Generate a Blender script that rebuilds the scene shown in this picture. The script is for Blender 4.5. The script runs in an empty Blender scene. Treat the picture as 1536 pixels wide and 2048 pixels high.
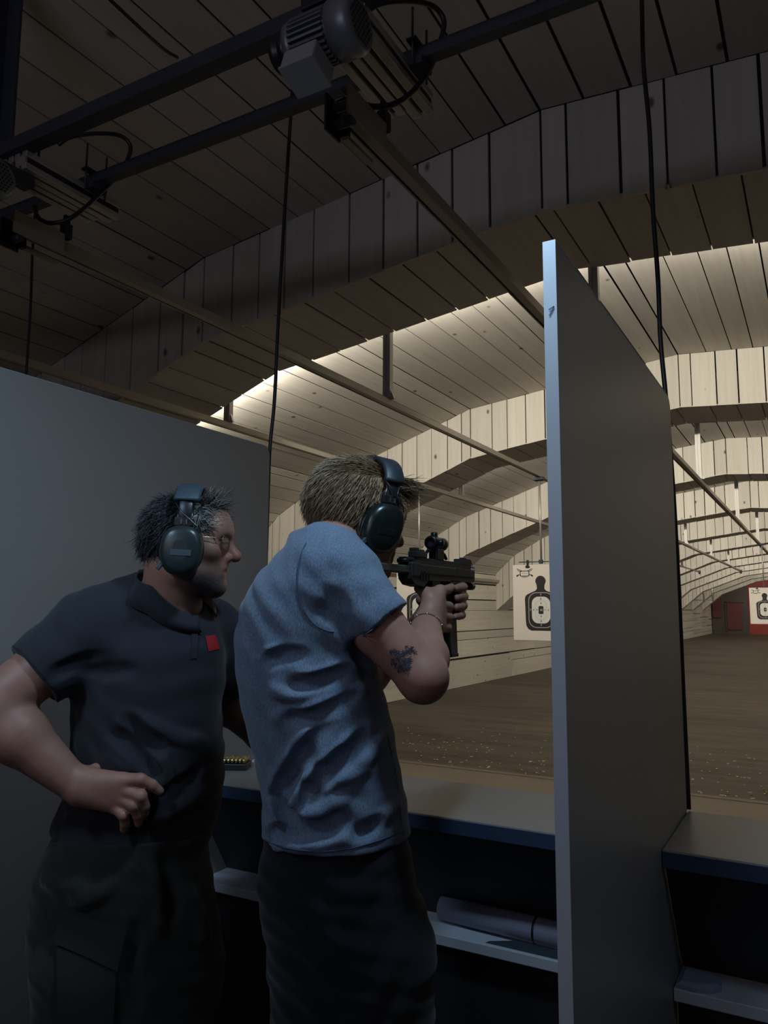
import bpy, bmesh, math, random
import numpy as np
from mathutils import Vector, Matrix, Quaternion

# ------------------------------------------------------------------ camera
F_PX = 1550.0
CAM = Vector((0.0, 0.0, 1.45))
RGT = Vector((0.87371, 0.48633, 0.00496))
def _axes():
    Y = Vector((877.0, 196.0, F_PX)).normalized()
    roll = 0.005
    D = F_PX * F_PX / (196.0 - roll * 877.0)
    Z = Vector((roll * D, -D, F_PX)).normalized()
    X = Y.cross(Z)
    return X, Y, Z
_X, _Y, _Z = _axes()
RGT = Vector((_X[0], _Y[0], _Z[0])); DWN = Vector((_X[1], _Y[1], _Z[1])); FWD = Vector((_X[2], _Y[2], _Z[2]))
def pt(u, v, d):
    "a point of the room from a photo pixel (1536x2048) and its depth in metres along the view axis"
    return CAM + (RGT * ((u - 768) / F_PX) + DWN * ((v - 1024) / F_PX) + FWD) * d
def pty(u, v, y):
    r = RGT * ((u - 768) / F_PX) + DWN * ((v - 1024) / F_PX) + FWD
    return CAM + r * ((y - CAM.y) / r.y)
scene = bpy.context.scene
COL = scene.collection
cd = bpy.data.cameras.new('camera'); cam = bpy.data.objects.new('camera', cd); COL.objects.link(cam)
cam.matrix_world = Matrix(((RGT.x, -DWN.x, -FWD.x, CAM.x), (RGT.y, -DWN.y, -FWD.y, CAM.y), (RGT.z, -DWN.z, -FWD.z, CAM.z), (0, 0, 0, 1)))
cd.sensor_fit = 'VERTICAL'; cd.sensor_height = 36.0; cd.lens = F_PX / 2048 * 36.0; cd.clip_start = 0.02; cd.clip_end = 200
scene.camera = cam
# ------------------------------------------------------------------ colour management, world, lights
vs = scene.view_settings
scene.display_settings.display_device = 'sRGB'
vs.view_transform = 'Standard'; vs.look = 'None'; vs.gamma = 1.0; vs.use_curve_mapping = False; vs.exposure = 0.0
w = bpy.data.worlds.new('world'); scene.world = w; w.use_nodes = True
w.node_tree.nodes['Background'].inputs[0].default_value = (0.5, 0.55, 0.7, 1); w.node_tree.nodes['Background'].inputs[1].default_value = 0.0015
scene.cycles.max_bounces = 8; scene.cycles.diffuse_bounces = 6; scene.cycles.use_denoising = True
scene.cycles.sample_clamp_indirect = 4.0
def area(name, loc, target, sx, sy, power, color, spread=180):
    l = bpy.data.lights.new(name, 'AREA'); l.shape = 'RECTANGLE'; l.size = sx; l.size_y = sy; l.energy = power; l.color = color
    l.spread = math.radians(spread)
    o = bpy.data.objects.new(name, l); COL.objects.link(o); o.location = loc
    d = (Vector(target) - Vector(loc)); o.rotation_euler = d.to_track_quat('-Z', 'Y').to_euler()
    return o
WARM = (1.0, 0.93, 0.80)
COOL = (0.50, 0.76, 1.0)
BAY = 4.5; Y0F = 3.7; Y0R = 4.5; NB = 12; Y_END = 57.7
# strip lamps under the vault, hidden from the stand by each baffle, shining downrange
for k in range(NB):
    yr = Y0R + BAY * k + 0.72
    pw = 36.0 if k < 3 else (31.0 if k < 9 else 19.0)
    for (x0, z0, x1, z1) in ((-5.4, 2.99, -3.5, 3.64), (-3.4, 3.67, -1.2, 3.94), (-1.0, 3.94, 2.0, 3.67)):
        L = math.hypot(x1 - x0, z1 - z0)
        l = bpy.data.lights.new('baffle_lamp', 'AREA'); l.shape = 'RECTANGLE'; l.size = L; l.size_y = 0.06
        l.energy = pw * L / 2.0; l.color = WARM
        o = bpy.data.objects.new('baffle_lamp', l); COL.objects.link(o)
        o.location = ((x0 + x1) / 2, yr, (z0 + z1) / 2)
        zx = Vector((x1 - x0, 0, z1 - z0)).normalized(); zz = -Vector((0, 1, -0.38)).normalized(); zy = zz.cross(zx).normalized(); zz = zx.cross(zy)
        o.rotation_euler = Matrix((zx, zy, zz)).transposed().to_euler()
# cool downlights over the booth, an added cool fill brightening the right booth's partition
area('booth_lamp', (-0.44, 1.04, 2.43), (-0.44, 1.04, 0.0), 0.12, 0.12, 9.0, COOL)
area('booth_lamp_left', (-1.20, -0.10, 2.45), (-1.62, 1.2, 1.45), 0.22, 0.22, 2.0, COOL, 78)
area('booth_fill_right', (1.0, 0.90, 2.50), (1.0, 0.95, 0.0), 0.25, 0.25, 3.0, COOL)
# added fill without a fixture, brightening and tinting the near vault
area('vault_fill', (-0.8, -2.4, 2.5), (-1.2, 1.6, 4.2), 2.4, 0.4, 11.5, (0.84, 0.79, 1.0), 150)
# ------------------------------------------------------------------ helpers
def tag(o, label=None, cat=None, group=None, kind=None):
    if label: o['label'] = label
    if cat: o['category'] = cat
    if group: o['group'] = group
    if kind: o['kind'] = kind
    return o
def empty(name, loc, label=None, cat=None, group=None):
    o = bpy.data.objects.new(name, None); COL.objects.link(o); o.location = loc; o.empty_display_size = 0.05
    return tag(o, label, cat, group)
def link(name, me, mats, parent=None, smooth=False):
    if not isinstance(mats, (list, tuple)): mats = [mats]
    for m in mats: me.materials.append(m)
    if smooth:
        me.polygons.foreach_set('use_smooth', [True] * len(me.polygons))
    o = bpy.data.objects.new(name, me); COL.objects.link(o)
    if parent:
        o.parent = parent
        g = Vector(parent.location); p = parent.parent
        while p: g = g + Vector(p.location); p = p.parent
        o.location = -g          # every mesh is written in world coordinates
    return o
class MB:
    "collects shapes (world coordinates) and links them as one mesh"
    def __init__(s): s.v = []; s.f = []; s.m = []; s.s = []
    def add(s, vs_, fs, mi=0, smooth=False):
        n = len(s.v); s.v.extend([tuple(x) for x in vs_])
        for f in fs: s.f.append([n + i for i in f]); s.m.append(mi); s.s.append(smooth)
        return s
    def box(s, a, b, mi=0):
        x0, y0, z0 = [min(p, q) for p, q in zip(a, b)]; x1, y1, z1 = [max(p, q) for p, q in zip(a, b)]
        return s.add([(x0, y0, z0), (x1, y0, z0), (x1, y1, z0), (x0, y1, z0), (x0, y0, z1), (x1, y0, z1), (x1, y1, z1), (x0, y1, z1)],
                     [(0, 3, 2, 1), (4, 5, 6, 7), (0, 1, 5, 4), (1, 2, 6, 5), (2, 3, 7, 6), (3, 0, 4, 7)], mi)
    def obox(s, c, ax, ay, az, hx, hy, hz, mi=0, bev=0.0):
        c = Vector(c)
        if bev <= 0:
            P = [c + ax * (i * hx) + ay * (j * hy) + az * (k * hz) for k in (-1, 1) for j in (-1, 1) for i in (-1, 1)]
            return s.add(P, [(0, 2, 3, 1), (4, 5, 7, 6), (0, 1, 5, 4), (1, 3, 7, 5), (3, 2, 6, 7), (2, 0, 4, 6)], mi)
        bm = bmesh.new(); bmesh.ops.create_cube(bm, size=2)
        for v in bm.verts: v.co = Vector((v.co.x * hx, v.co.y * hy, v.co.z * hz))
        bmesh.ops.bevel(bm, geom=bm.edges[:], offset=bev, segments=2, affect='EDGES', profile=0.5)
        M = Matrix((ax, ay, az)).transposed()
        s.add([c + M @ v.co for v in bm.verts], [[v.index for v in f.verts] for f in bm.faces], mi); bm.free(); return s
    def hexa(s, P, mi=0):
        "8 points: bottom ring 0-3, top ring 4-7"
        return s.add(P, [(0, 3, 2, 1), (4, 5, 6, 7), (0, 1, 5, 4), (1, 2, 6, 5), (2, 3, 7, 6), (3, 0, 4, 7)], mi)
    def prism(s, poly, off, mi=0, smooth=False):
        off = Vector(off); n = len(poly); A = [Vector(p) for p in poly]; B = [p + off for p in A]
        return s.add(A + B, [list(range(n))[::-1], list(range(n, 2 * n))] + [(i, (i + 1) % n, n + (i + 1) % n, n + i) for i in range(n)], mi, smooth)
    def tube(s, pts, r, n=8, mi=0, cap=True, smooth=True):
        pts = [Vector(p) for p in pts]; rs = r if isinstance(r, (list, tuple)) else [r] * len(pts)
        up = None; rings = []
        for i, p in enumerate(pts):
            t = (pts[min(i + 1, len(pts) - 1)] - pts[max(i - 1, 0)]).normalized()
            if up is None:
                up = t.orthogonal().normalized()
            else:
                up = (up - t * up.dot(t)); up = up.normalized() if up.length > 1e-6 else t.orthogonal().normalized()
            b = t.cross(up)
            rings.append([p + (up * math.cos(2 * math.pi * j / n) + b * math.sin(2 * math.pi * j / n)) * rs[i] for j in range(n)])
        V = [q for g in rings for q in g]; Fc = []
        for i in range(len(pts) - 1):
            for j in range(n):
                Fc.append((i * n + j, i * n + (j + 1) % n, (i + 1) * n + (j + 1) % n, (i + 1) * n + j))
        s.add(V, Fc, mi, smooth)
        if cap:
            m = len(s.v) - len(V)
            s.f.append([m + j for j in range(n)][::-1]); s.m.append(mi); s.s.append(False)
            m2 = len(s.v) - n
            s.f.append([m2 + j for j in range(n)]); s.m.append(mi); s.s.append(False)
        return s
    def cyl(s, a, b, r, n=24, mi=0, r2=None):
        return s.tube([a, b], [r, r if r2 is None else r2], n, mi)
    def lathe(s, c, axis, prof, n=32, mi=0, smooth=True):
        "prof: list of (distance along the axis, radius)"
        c = Vector(c); t = Vector(axis).normalized(); u = t.orthogonal().normalized(); b = t.cross(u); V = []; Fc = []
        for (h, r) in prof:
            for j in range(n):
                a = 2 * math.pi * j / n; V.append(c + t * h + (u * math.cos(a) + b * math.sin(a)) * r)
        for i in range(len(prof) - 1):
            for j in range(n): Fc.append((i * n + j, i * n + (j + 1) % n, (i + 1) * n + (j + 1) % n, (i + 1) * n + j))
        return s.add(V, Fc, mi, smooth)
    def build(s, name, mats, parent=None):
        me = bpy.data.meshes.new(name); me.from_pydata(s.v, [], s.f); me.update()
        me.polygons.foreach_set('material_index', s.m); me.polygons.foreach_set('use_smooth', s.s)
        return link(name, me, mats, parent)
def catmull(P, n=8):
    P = [Vector(p) for p in P]; P = [P[0] * 2 - P[1]] + P + [P[-1] * 2 - P[-2]]; out = []
    for i in range(1, len(P) - 2):
        for j in range(n):
            t = j / n; a, b, c, d = P[i - 1], P[i], P[i + 1], P[i + 2]
            out.append(0.5 * ((2 * b) + (c - a) * t + (2 * a - 5 * b + 4 * c - d) * t * t + (3 * b - a - 3 * c + d) * t ** 3))
    return out + [P[-2]]
def interp(prof, x):
    for (a, za), (b, zb) in zip(prof, prof[1:]):
        if x <= b: return za + (zb - za) * (x - a) / (b - a)
    return prof[-1][1]

# ------------------------------------------------------------------ materials
def mat(name, col, rough=0.6, metal=0.0, spec=0.5, noise=0.0, nscale=30.0, bump=0.0, bscale=200.0, sheen=0.0):
    m = bpy.data.materials.new(name); m.use_nodes = True; nt = m.node_tree; b = nt.nodes['Principled BSDF']
    b.inputs['Base Color'].default_value = (*col, 1); b.inputs['Roughness'].default_value = rough; b.inputs['Metallic'].default_value = metal
    b.inputs['Specular IOR Level'].default_value = spec
    if sheen: b.inputs['Sheen Weight'].default_value = sheen
    tc = nt.nodes.new('ShaderNodeTexCoord')
    if noise:
        n = nt.nodes.new('ShaderNodeTexNoise'); n.inputs['Scale'].default_value = nscale; n.inputs['Detail'].default_value = 5
        r = nt.nodes.new('ShaderNodeMix'); r.data_type = 'RGBA'
        r.inputs['A'].default_value = (*[c * (1 - noise) for c in col], 1); r.inputs['B'].default_value = (*[min(1, c * (1 + noise)) for c in col], 1)
        nt.links.new(tc.outputs['Object'], n.inputs['Vector']); nt.links.new(n.outputs['Fac'], r.inputs['Factor']); nt.links.new(r.outputs['Result'], b.inputs['Base Color'])
    if bump:
        n2 = nt.nodes.new('ShaderNodeTexNoise'); n2.inputs['Scale'].default_value = bscale; n2.inputs['Detail'].default_value = 3
        bp = nt.nodes.new('ShaderNodeBump'); bp.inputs['Strength'].default_value = bump; bp.inputs['Distance'].default_value = 0.002
        nt.links.new(tc.outputs['Object'], n2.inputs['Vector']); nt.links.new(n2.outputs['Fac'], bp.inputs['Height']); nt.links.new(bp.outputs['Normal'], b.inputs['Normal'])
    return m
def plank_mat(name, axis, col, vary=0.10, knots=True, rough=0.75):
    "white-washed boards: grain and knots drawn out along the board's axis, each board a tone of its own"
    m = bpy.data.materials.new(name); m.use_nodes = True; nt = m.node_tree; N = nt.nodes.new; Lk = nt.links.new
    b = nt.nodes['Principled BSDF']; b.inputs['Roughness'].default_value = rough; b.inputs['Specular IOR Level'].default_value = 0.25
    tc = N('ShaderNodeTexCoord'); mp = N('ShaderNodeMapping'); sc = [26.0, 26.0, 26.0]; sc[axis] = 1.2; mp.inputs['Scale'].default_value = sc
    Lk(tc.outputs['Object'], mp.inputs['Vector'])
    g = N('ShaderNodeTexNoise'); g.inputs['Scale'].default_value = 1.0; g.inputs['Detail'].default_value = 6; Lk(mp.outputs['Vector'], g.inputs['Vector'])
    geo = N('ShaderNodeNewGeometry')
    mul = N('ShaderNodeMath'); mul.operation = 'MULTIPLY_ADD'; mul.inputs[1].default_value = vary * 2; mul.inputs[2].default_value = 1 - vary
    Lk(geo.outputs['Random Per Island'], mul.inputs[0])
    gr = N('ShaderNodeMath'); gr.operation = 'MULTIPLY_ADD'; gr.inputs[1].default_value = 0.30; gr.inputs[2].default_value = 0.85; Lk(g.outputs['Fac'], gr.inputs[0])
    tot = N('ShaderNodeMath'); tot.operation = 'MULTIPLY'; Lk(mul.outputs[0], tot.inputs[0]); Lk(gr.outputs[0], tot.inputs[1])
    last = tot
    if knots:
        mp2 = N('ShaderNodeMapping'); s2 = [4.2, 4.2, 4.2]; s2[axis] = 2.6; mp2.inputs['Scale'].default_value = s2; Lk(tc.outputs['Object'], mp2.inputs['Vector'])
        v = N('ShaderNodeTexVoronoi'); v.inputs['Scale'].default_value = 1.0; Lk(mp2.outputs['Vector'], v.inputs['Vector'])
        rp = N('ShaderNodeMapRange'); rp.inputs['From Min'].default_value = 0.045; rp.inputs['From Max'].default_value = 0.100; rp.inputs['To Min'].default_value = 0.25; rp.inputs['To Max'].default_value = 1.0
        Lk(v.outputs['Distance'], rp.inputs['Value'])
        k2 = N('ShaderNodeMath'); k2.operation = 'MULTIPLY'; Lk(tot.outputs[0], k2.inputs[0]); Lk(rp.outputs['Result'], k2.inputs[1]); last = k2
    mx = N('ShaderNodeVectorMath'); mx.operation = 'SCALE'; mx.inputs[0].default_value = col; Lk(last.outputs[0], mx.inputs['Scale']); Lk(mx.outputs[0], b.inputs['Base Color'])
    bp = N('ShaderNodeBump'); bp.inputs['Strength'].default_value = 0.5; bp.inputs['Distance'].default_value = 0.007; Lk(g.outputs['Fac'], bp.inputs['Height']); Lk(bp.outputs['Normal'], b.inputs['Normal'])
    return m
CREAM = (0.62, 0.585, 0.51)
M_PLANK_Y = plank_mat('painted_boards_lengthwise', 1, (0.52, 0.49, 0.435))
M_PLANK_Z = plank_mat('painted_boards_upright', 2, CREAM)
M_SOFFIT = plank_mat('soffit_boards', 1, (0.62, 0.575, 0.54))
M_WALL = plank_mat('wall_boards', 1, (0.52, 0.49, 0.42))
M_DARK = mat('dark_backing', (0.02, 0.02, 0.02), 0.9)
M_STEEL = mat('painted_steel', (0.045, 0.055, 0.075), 0.5, 0.3, noise=0.15, nscale=6)
M_RAIL = mat('rail_aluminium', (0.33, 0.30, 0.25), 0.45, 0.4, noise=0.08, nscale=5)
M_ALU = mat('aluminium_profile', (0.48, 0.46, 0.43), 0.4, 0.6, noise=0.08, nscale=9)
M_RUBBER = mat('black_rubber', (0.012, 0.012, 0.015), 0.45)
M_PANEL = mat('grey_laminate_panel', (0.285, 0.258, 0.244), 0.40, 0.0, 0.5, noise=0.04, nscale=3)
M_EDGE = mat('laminate_edge', (0.55, 0.58, 0.62), 0.4)
M_COUNTER = mat('counter_laminate', (0.26, 0.25, 0.24), 0.38, noise=0.05, nscale=4)
M_CEDGE = mat('blue_edge_band', (0.038, 0.066, 0.12), 0.4)
M_WHITE = mat('white_laminate', (0.6, 0.62, 0.66), 0.45)
M_BLACKP = mat('black_board', (0.018, 0.018, 0.022), 0.6)
# ------------------------------------------------------------------ the tunnel: floor, walls, vault bays, baffles
random.seed(11)
XL, XR, ZF = -6.65, 5.0, -0.18
LOW = [(-6.65, 1.40), (-6.21, 1.77), (-5.49, 2.39), (-3.43, 3.19), (-1.20, 3.50), (0.2, 3.41), (2.2, 3.2), (4.2, 2.4), (5.0, 1.4)]
UPP = [(-6.65, 2.25), (-6.19, 2.67), (-5.46, 3.07), (-3.46, 3.76), (-1.15, 4.05), (0.2, 3.97), (2.2, 3.75), (4.3, 2.95), (5.0, 2.1)]
def walk(prof, step, jit, x0=None, fixed=None):
    "cut the profile into boards: list of (xa, xb)"
    xs = [prof[0][0]]
    if fixed:
        xs += fixed
    x = xs[-1]
    while True:
        s = (interp(prof, x + 0.02) - interp(prof, x)) / 0.02
        x = x + (step + random.uniform(-jit, jit)) / math.sqrt(1 + s * s)
        if x > prof[-1][0] - 0.06: break
        xs.append(x)
    xs.append(prof[-1][0])
    # boards end at the kinks of the profile
    for (kx, _) in prof[1:-1]:
        j = min(range(len(xs)), key=lambda i: abs(xs[i] - kx))
        if abs(xs[j] - kx) < 0.11 and 0 < j < len(xs) - 1: xs[j] = kx
        else: xs.append(kx)
        xs.sort()
    return list(zip(xs, xs[1:]))
GAP = 0.0068
def lengthwise(mb, prof, ya, yb, step=0.215, jit=0.03, mi=0, up=1, th=0.007):
    for (a, b) in walk(prof, step, jit):
        za, zb = interp(prof, a), interp(prof, b); L = math.hypot(b - a, zb - za)
        g = GAP * random.uniform(0.5, 1.3) / L
        a2, b2 = a + (b - a) * g, b - (b - a) * g; za2, zb2 = za + (zb - za) * g, zb - (zb - za) * g
        dz = random.uniform(-0.002, 0.002)
        za2 += dz; zb2 += dz
        n = Vector((-(zb - za), 0, b - a)).normalized() * th * up
        y0 = ya + random.uniform(0, 0.006); y1 = yb - random.uniform(0, 0.012)
        P = [(a2, y0, za2), (b2, y0, zb2), (b2, y1, zb2), (a2, y1, za2)]
        Q = [(p[0] + n.x, p[1], p[2] + n.z) for p in P]
        mb.hexa(P + Q, mi)
def upright(mb, lo, hi, y, step=0.215, jit=0.03, mi=0, fixed=None, th=0.02):
    for (a, b) in walk(hi, step, jit, fixed=fixed):
        g = GAP * random.uniform(0.5, 1.4); a2, b2 = a + g, b - g; d = random.uniform(-0.003, 0.003); e = random.uniform(-0.006, 0.0)
        P = [(a2, y + d, interp(lo, a) + e), (b2, y + d, interp(lo, b) + e), (b2, y + d + th, interp(lo, b) + e), (a2, y + d + th, interp(lo, a) + e)]
        Q = [(a2, y + d, interp(hi, a)), (b2, y + d, interp(hi, b)), (b2, y + d + th, interp(hi, b)), (a2, y + d + th, interp(hi, a))]
        mb.hexa(P + Q, mi)
B1_GAPS = [v * 3.7 / 3.5 for v in (-5.9, -5.6, -5.3, -5.05, -4.8, -4.55, -4.37, -4.13, -3.89, -3.64, -3.44, -3.24, -3.04, -2.84, -2.645, -2.44, -2.2, -1.98, -1.77, -1.57, -1.36, -1.16, -0.96, -0.71, -0.50, -0.30, -0.11)]
ub, lb = -3.2, 3.7
def bay(k):
    ya = -3.2 if k == 0 else Y0R + BAY * (k - 1) + 0.02
    yb = Y0F + BAY * k if k < NB else Y_END
    mb = MB(); lengthwise(mb, UPP, ya, yb, mi=0)
    o = mb.build('ceiling', [M_PLANK_Y]); tag(o, kind='structure')
def baffle(k):
    yf, yr = Y0F + BAY * k, Y0R + BAY * k
    mb = MB(); upright(mb, LOW, UPP, yf, mi=0, fixed=B1_GAPS if k == 0 else None)
    # soffit boards run downrange
    lengthwise(mb, LOW, yf + 0.001, yr, mi=1, step=0.225, jit=0.02, th=0.010)
    # back of the baffle
    n = len(LOW)
    for i in range(n - 1):
        (a, za), (b, zb) = LOW[i], LOW[i + 1]
        mb.hexa([(a, yr - 0.03, za + .024), (b, yr - 0.03, zb + .024), (b, yr - 0.004, zb + .024), (a, yr - 0.004, za + .024),
                 (a, yr - 0.03, interp(UPP, a)), (b, yr - 0.03, interp(UPP, b)), (b, yr - 0.004, interp(UPP, b)), (a, yr - 0.004, interp(UPP, a))], 0)
    o = mb.build('ceiling_baffle', [M_PLANK_Z, M_SOFFIT]); tag(o, kind='structure')
for k in range(NB + 1): bay(k)
for k in range(NB): baffle(k)
# left wall of horizontal boards with butt joints
mb = MB(); zz = ZF
while zz < 2.30:
    h = random.uniform(0.17, 0.24); z1 = min(zz + h, 2.32); y = -3.2 - random.uniform(0, 2)
    while y < Y_END:
        L = random.choice((4.0, 4.5, 4.5, 5.0)); dz = random.uniform(-0.02, 0.02) if zz > ZF else 0
        d = random.uniform(0, 0.004)
        mb.box((XL - 0.02 - d, y + 0.002, zz + 0.004 + dz), (XL - d, min(y + L, Y_END) - 0.002, z1 - 0.002 + dz)); y += L
    zz = z1
tag(mb.build('wall_left', [M_WALL]), kind='structure')
mb = MB(); mb.box((XL - 0.06, -3.3, ZF), (XL - 0.03, Y_END, 2.35)); tag(mb.build('wall_left_backing', [M_DARK]), kind='structure')
mb = MB(); zz = ZF
while zz < 2.2:
    mb.box((XR, -3.2, zz + 0.004), (XR + 0.02, Y_END, min(zz + 0.2, 2.2) - 0.002)); zz += 0.2
tag(mb.build('wall_right', [M_WALL]), kind='structure')
mb = MB(); mb.box((XL, -3.25, ZF), (XR, -3.2, 4.1)); tag(mb.build('wall_back', [mat('dark_wall', (0.16, 0.16, 0.17), 0.8)]), kind='structure')
# range floor, its concrete apron near the line, the stand floor
def floor_mat():
    m = mat('range_floor', (0.085, 0.072, 0.055), 0.55, 0, 0.3); nt = m.node_tree; N = nt.nodes.new; Lk = nt.links.new; b = nt.nodes['Principled BSDF']
    tc = N('ShaderNodeTexCoord'); mp = N('ShaderNodeMapping'); mp.inputs['Scale'].default_value = (0.5, 3.2, 1); Lk(tc.outputs['Object'], mp.inputs['Vector'])
    n = N('ShaderNodeTexNoise'); n.inputs['Scale'].default_value = 1.6; n.inputs['Detail'].default_value = 9; n.inputs['Roughness'].default_value = 0.65; Lk(mp.outputs['Vector'], n.inputs['Vector'])
    r = N('ShaderNodeValToRGB'); r.color_ramp.elements[0].position = 0.32; r.color_ramp.elements[0].color = (0.040, 0.032, 0.023, 1); r.color_ramp.elements[1].position = 0.72; r.color_ramp.elements[1].color = (0.115, 0.094, 0.068, 1)
    Lk(n.outputs['Fac'], r.inputs['Fac']); Lk(r.outputs['Color'], b.inputs['Base Color'])
    bp = N('ShaderNodeBump'); bp.inputs['Strength'].default_value = 0.4; bp.inputs['Distance'].default_value = 0.02; Lk(n.outputs['Fac'], bp.inputs['Height']); Lk(bp.outputs['Normal'], b.inputs['Normal'])
    return m
mb = MB(); mb.box((XL, 2.10, ZF - 0.05), (XR, Y_END, ZF)); tag(mb.build('floor', [floor_mat()]), kind='structure')
mb = MB(); mb.box((XL, 2.2, ZF), (XR, 7.50, ZF + 0.012)); mb.box((XL, 7.44, ZF), (XR, 7.52, ZF + 0.02))
tag(mb.build('floor_apron', [mat('worn_boards', (0.15, 0.125, 0.095), 0.6, noise=0.25, nscale=2.5)]), kind='structure')
mb = MB(); mb.box((XL, -3.2, ZF - 0.05), (XR, 2.10, 0.0)); tag(mb.build('floor_stand', [mat('stand_floor', (0.05, 0.05, 0.055), 0.6, noise=0.2, nscale=5)]), kind='structure')
# end wall: red rubber curtain and dark steel plates
M_RED = mat('red_backstop', (0.26, 0.035, 0.028), 0.7, noise=0.25, nscale=0.7)
M_RED2 = mat('worn_maroon_plate', (0.10, 0.025, 0.026), 0.7, noise=0.5, nscale=0.9)
M_GREY = mat('worn_grey_plate', (0.065, 0.050, 0.045), 0.7, noise=0.4, nscale=0.8)
mb = MB(); mb.box((XL, Y_END, ZF), (XR, Y_END + 0.1, 4.1)); tag(mb.build('wall_end', [M_RED]), kind='structure')
# end wall fittings
mb = MB(); mb.box((-6.6, Y_END - 0.12, ZF), (-4.33, Y_END - 0.05, 4.0)); o = mb.build('trim_1', [M_GREY]); tag(o, kind='structure')
d = empty('steel_plate', (-5.3, Y_END - 0.15, ZF), 'worn maroon steel plate standing against the far end wall, left corner', 'steel plate')
mb = MB(); mb.box((-6.55, Y_END - 0.2, 0.9), (-6.0, Y_END - 0.13, 3.3)); mb.build('upper_sheet', [M_RED2], d)
mb = MB(); mb.box((-5.65, Y_END - 0.2, 0.1), (-4.75, Y_END - 0.13, 1.9)); mb.build('lower_sheet', [M_RED2], d)
mb = MB(); mb.box((-5.75, Y_END - 0.22, 0), (-5.68, Y_END - 0.13, 2.0)); mb.box((-5.75, Y_END - 0.22, 1.93), (-4.6, Y_END - 0.13, 2.0)); mb.build('frame', [M_GREY], d)

# ------------------------------------------------------------------ booth walls (panels), counters, shelves
def panel(x0, x1, label, number=None, ya=1.17, yb=2.255, zt=2.04):
    r = 0.035; poly = [(x0, ya, 0.0), (x0, yb, 0.0)] + [(x0, yb - r + r * math.cos(a), zt - r + r * math.sin(a)) for a in [math.radians(i) for i in range(0, 91, 15)]] + [(x0, ya, zt)]
    root = empty('booth_partition', ((x0 + x1) / 2, ya, 0), label, 'partition', 'booth partitions')
    mb = MB(); mb.prism(poly, (x1 - x0, 0, 0)); mb.build('board', [M_PANEL], root)
    # edge band round the near and top edges
    mb = MB(); mb.box((x0 - .0006, ya - 0.002, 0), (x1 + .0006, ya, zt + .0012)); mb.box((x0 - .0006, ya, zt), (x1 + .0006, yb - r, zt + .0012)); mb.build('edge_band', [M_EDGE], root)
    return root
PR = panel(-0.363, -0.343, 'tall grey laminate partition with a pale blue front edge marked with a handwritten 1')
# handwritten numeral on its front edge
def on_edge(u, v): return pty(u, v, 1.1672)
mb = MB()
for a, b in (((1098.6, 631.5), (1108.3, 612.5)), ((1097.5, 619.5), (1108.3, 612.5))):
    A, B = on_edge(*a), on_edge(*b); t = (B - A).normalized(); n = t.cross(Vector((0, 1, 0))) * 0.0011
    mb.add([A - n, B - n, B + n, A + n], [(0, 1, 2, 3)])
mb.build('numeral', [mat('marker_ink', (0.05, 0.09, 0.16), 0.5)], PR)
PL = panel(-1.775, -1.755, 'tall grey laminate partition on the left, behind the man in the dark polo shirt', ya=1.0)
def counter(xa, xb, label, gx):
    root = empty('shooting_counter', ((xa + xb) / 2, 2.07, 0.918), label, 'counter', 'shooting counters')
    mb = MB(); mb.obox(((xa + xb) / 2, 2.0735, 0.899), Vector((1, 0, 0)), Vector((0, 1, 0)), Vector((0, 0, 1)), (xb - xa) / 2, 0.1945, 0.019, bev=0.003); mb.build('worktop', [M_COUNTER], root)
    mb = MB(); mb.box((xa + .001, 1.8755, 0.881), (xb - .001, 1.8785, 0.915)); mb.build('edge_band', [M_CEDGE], root)
    mb = MB(); mb.hexa([(xa + .002, 1.90, 0.878), (xb - .002, 1.90, 0.878), (xb - .002, 1.915, 0.878), (xa + .002, 1.915, 0.878),
                        (xa + .002, 2.075, 0.603), (xb - .002, 2.075, 0.603), (xb - .002, 2.09, 0.603), (xa + .002, 2.09, 0.603)])
    mb.box((xa + .002, 1.995, 0.0), (xb - .002, 2.01, 0.572)); mb.build('back_board', [M_BLACKP], root)
    mb = MB(); mb.obox(((xa + xb) / 2, 2.035, 0.5875), Vector((1, 0, 0)), Vector((0, 1, 0)), Vector((0, 0, 1)), (xb - xa) / 2 - .001, 0.085, 0.0135, bev=0.002); mb.build('shelf', [M_WHITE], root)
    return root
counter(-1.754, -0.364, 'grey shooting counter with a white shelf, in front of the man in the blue shirt', 0)
counter(-0.342, 1.06, 'grey shooting counter with a dark blue edge, right of the tall partition', 1)
# roll of paper and a folded dark mat on the shelf under the counter
t = empty('paper_roll', (-0.8, 2.0, 0.63), 'long pale lilac tube lying on the white shelf under the counter', 'tube')
A, B = pty(884, 1806, 2.04), pty(1128, 1845, 2.02)
A.z = B.z = 0.6335
mb = MB(); mb.tube([A, B], 0.0315, 20); mb.build('roll', [mat('lilac_paper', (0.30, 0.29, 0.38), 0.6)], t)
c = A.lerp(B, 0.79); ax = (B - A).normalized()
mb = MB(); mb.tube([c - ax * .003, c + ax * .003], 0.0321, 20); mb.build('band', [M_RUBBER], t)
mb = MB(); mb.hexa([(-0.80, 1.962, .6015), (-0.40, 1.958, .6015), (-0.40, 1.986, .6015), (-0.74, 1.996, .6015), (-0.79, 1.966, .606), (-0.40, 1.960, .608), (-0.40, 1.984, .612), (-0.735, 1.994, .608)])
tag(mb.build('folded_mat', [mat('dark_felt', (0.035, 0.045, 0.06), 0.9)]), 'thin dark folded mat lying on the shelf beneath the lilac tube', 'mat')
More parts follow.
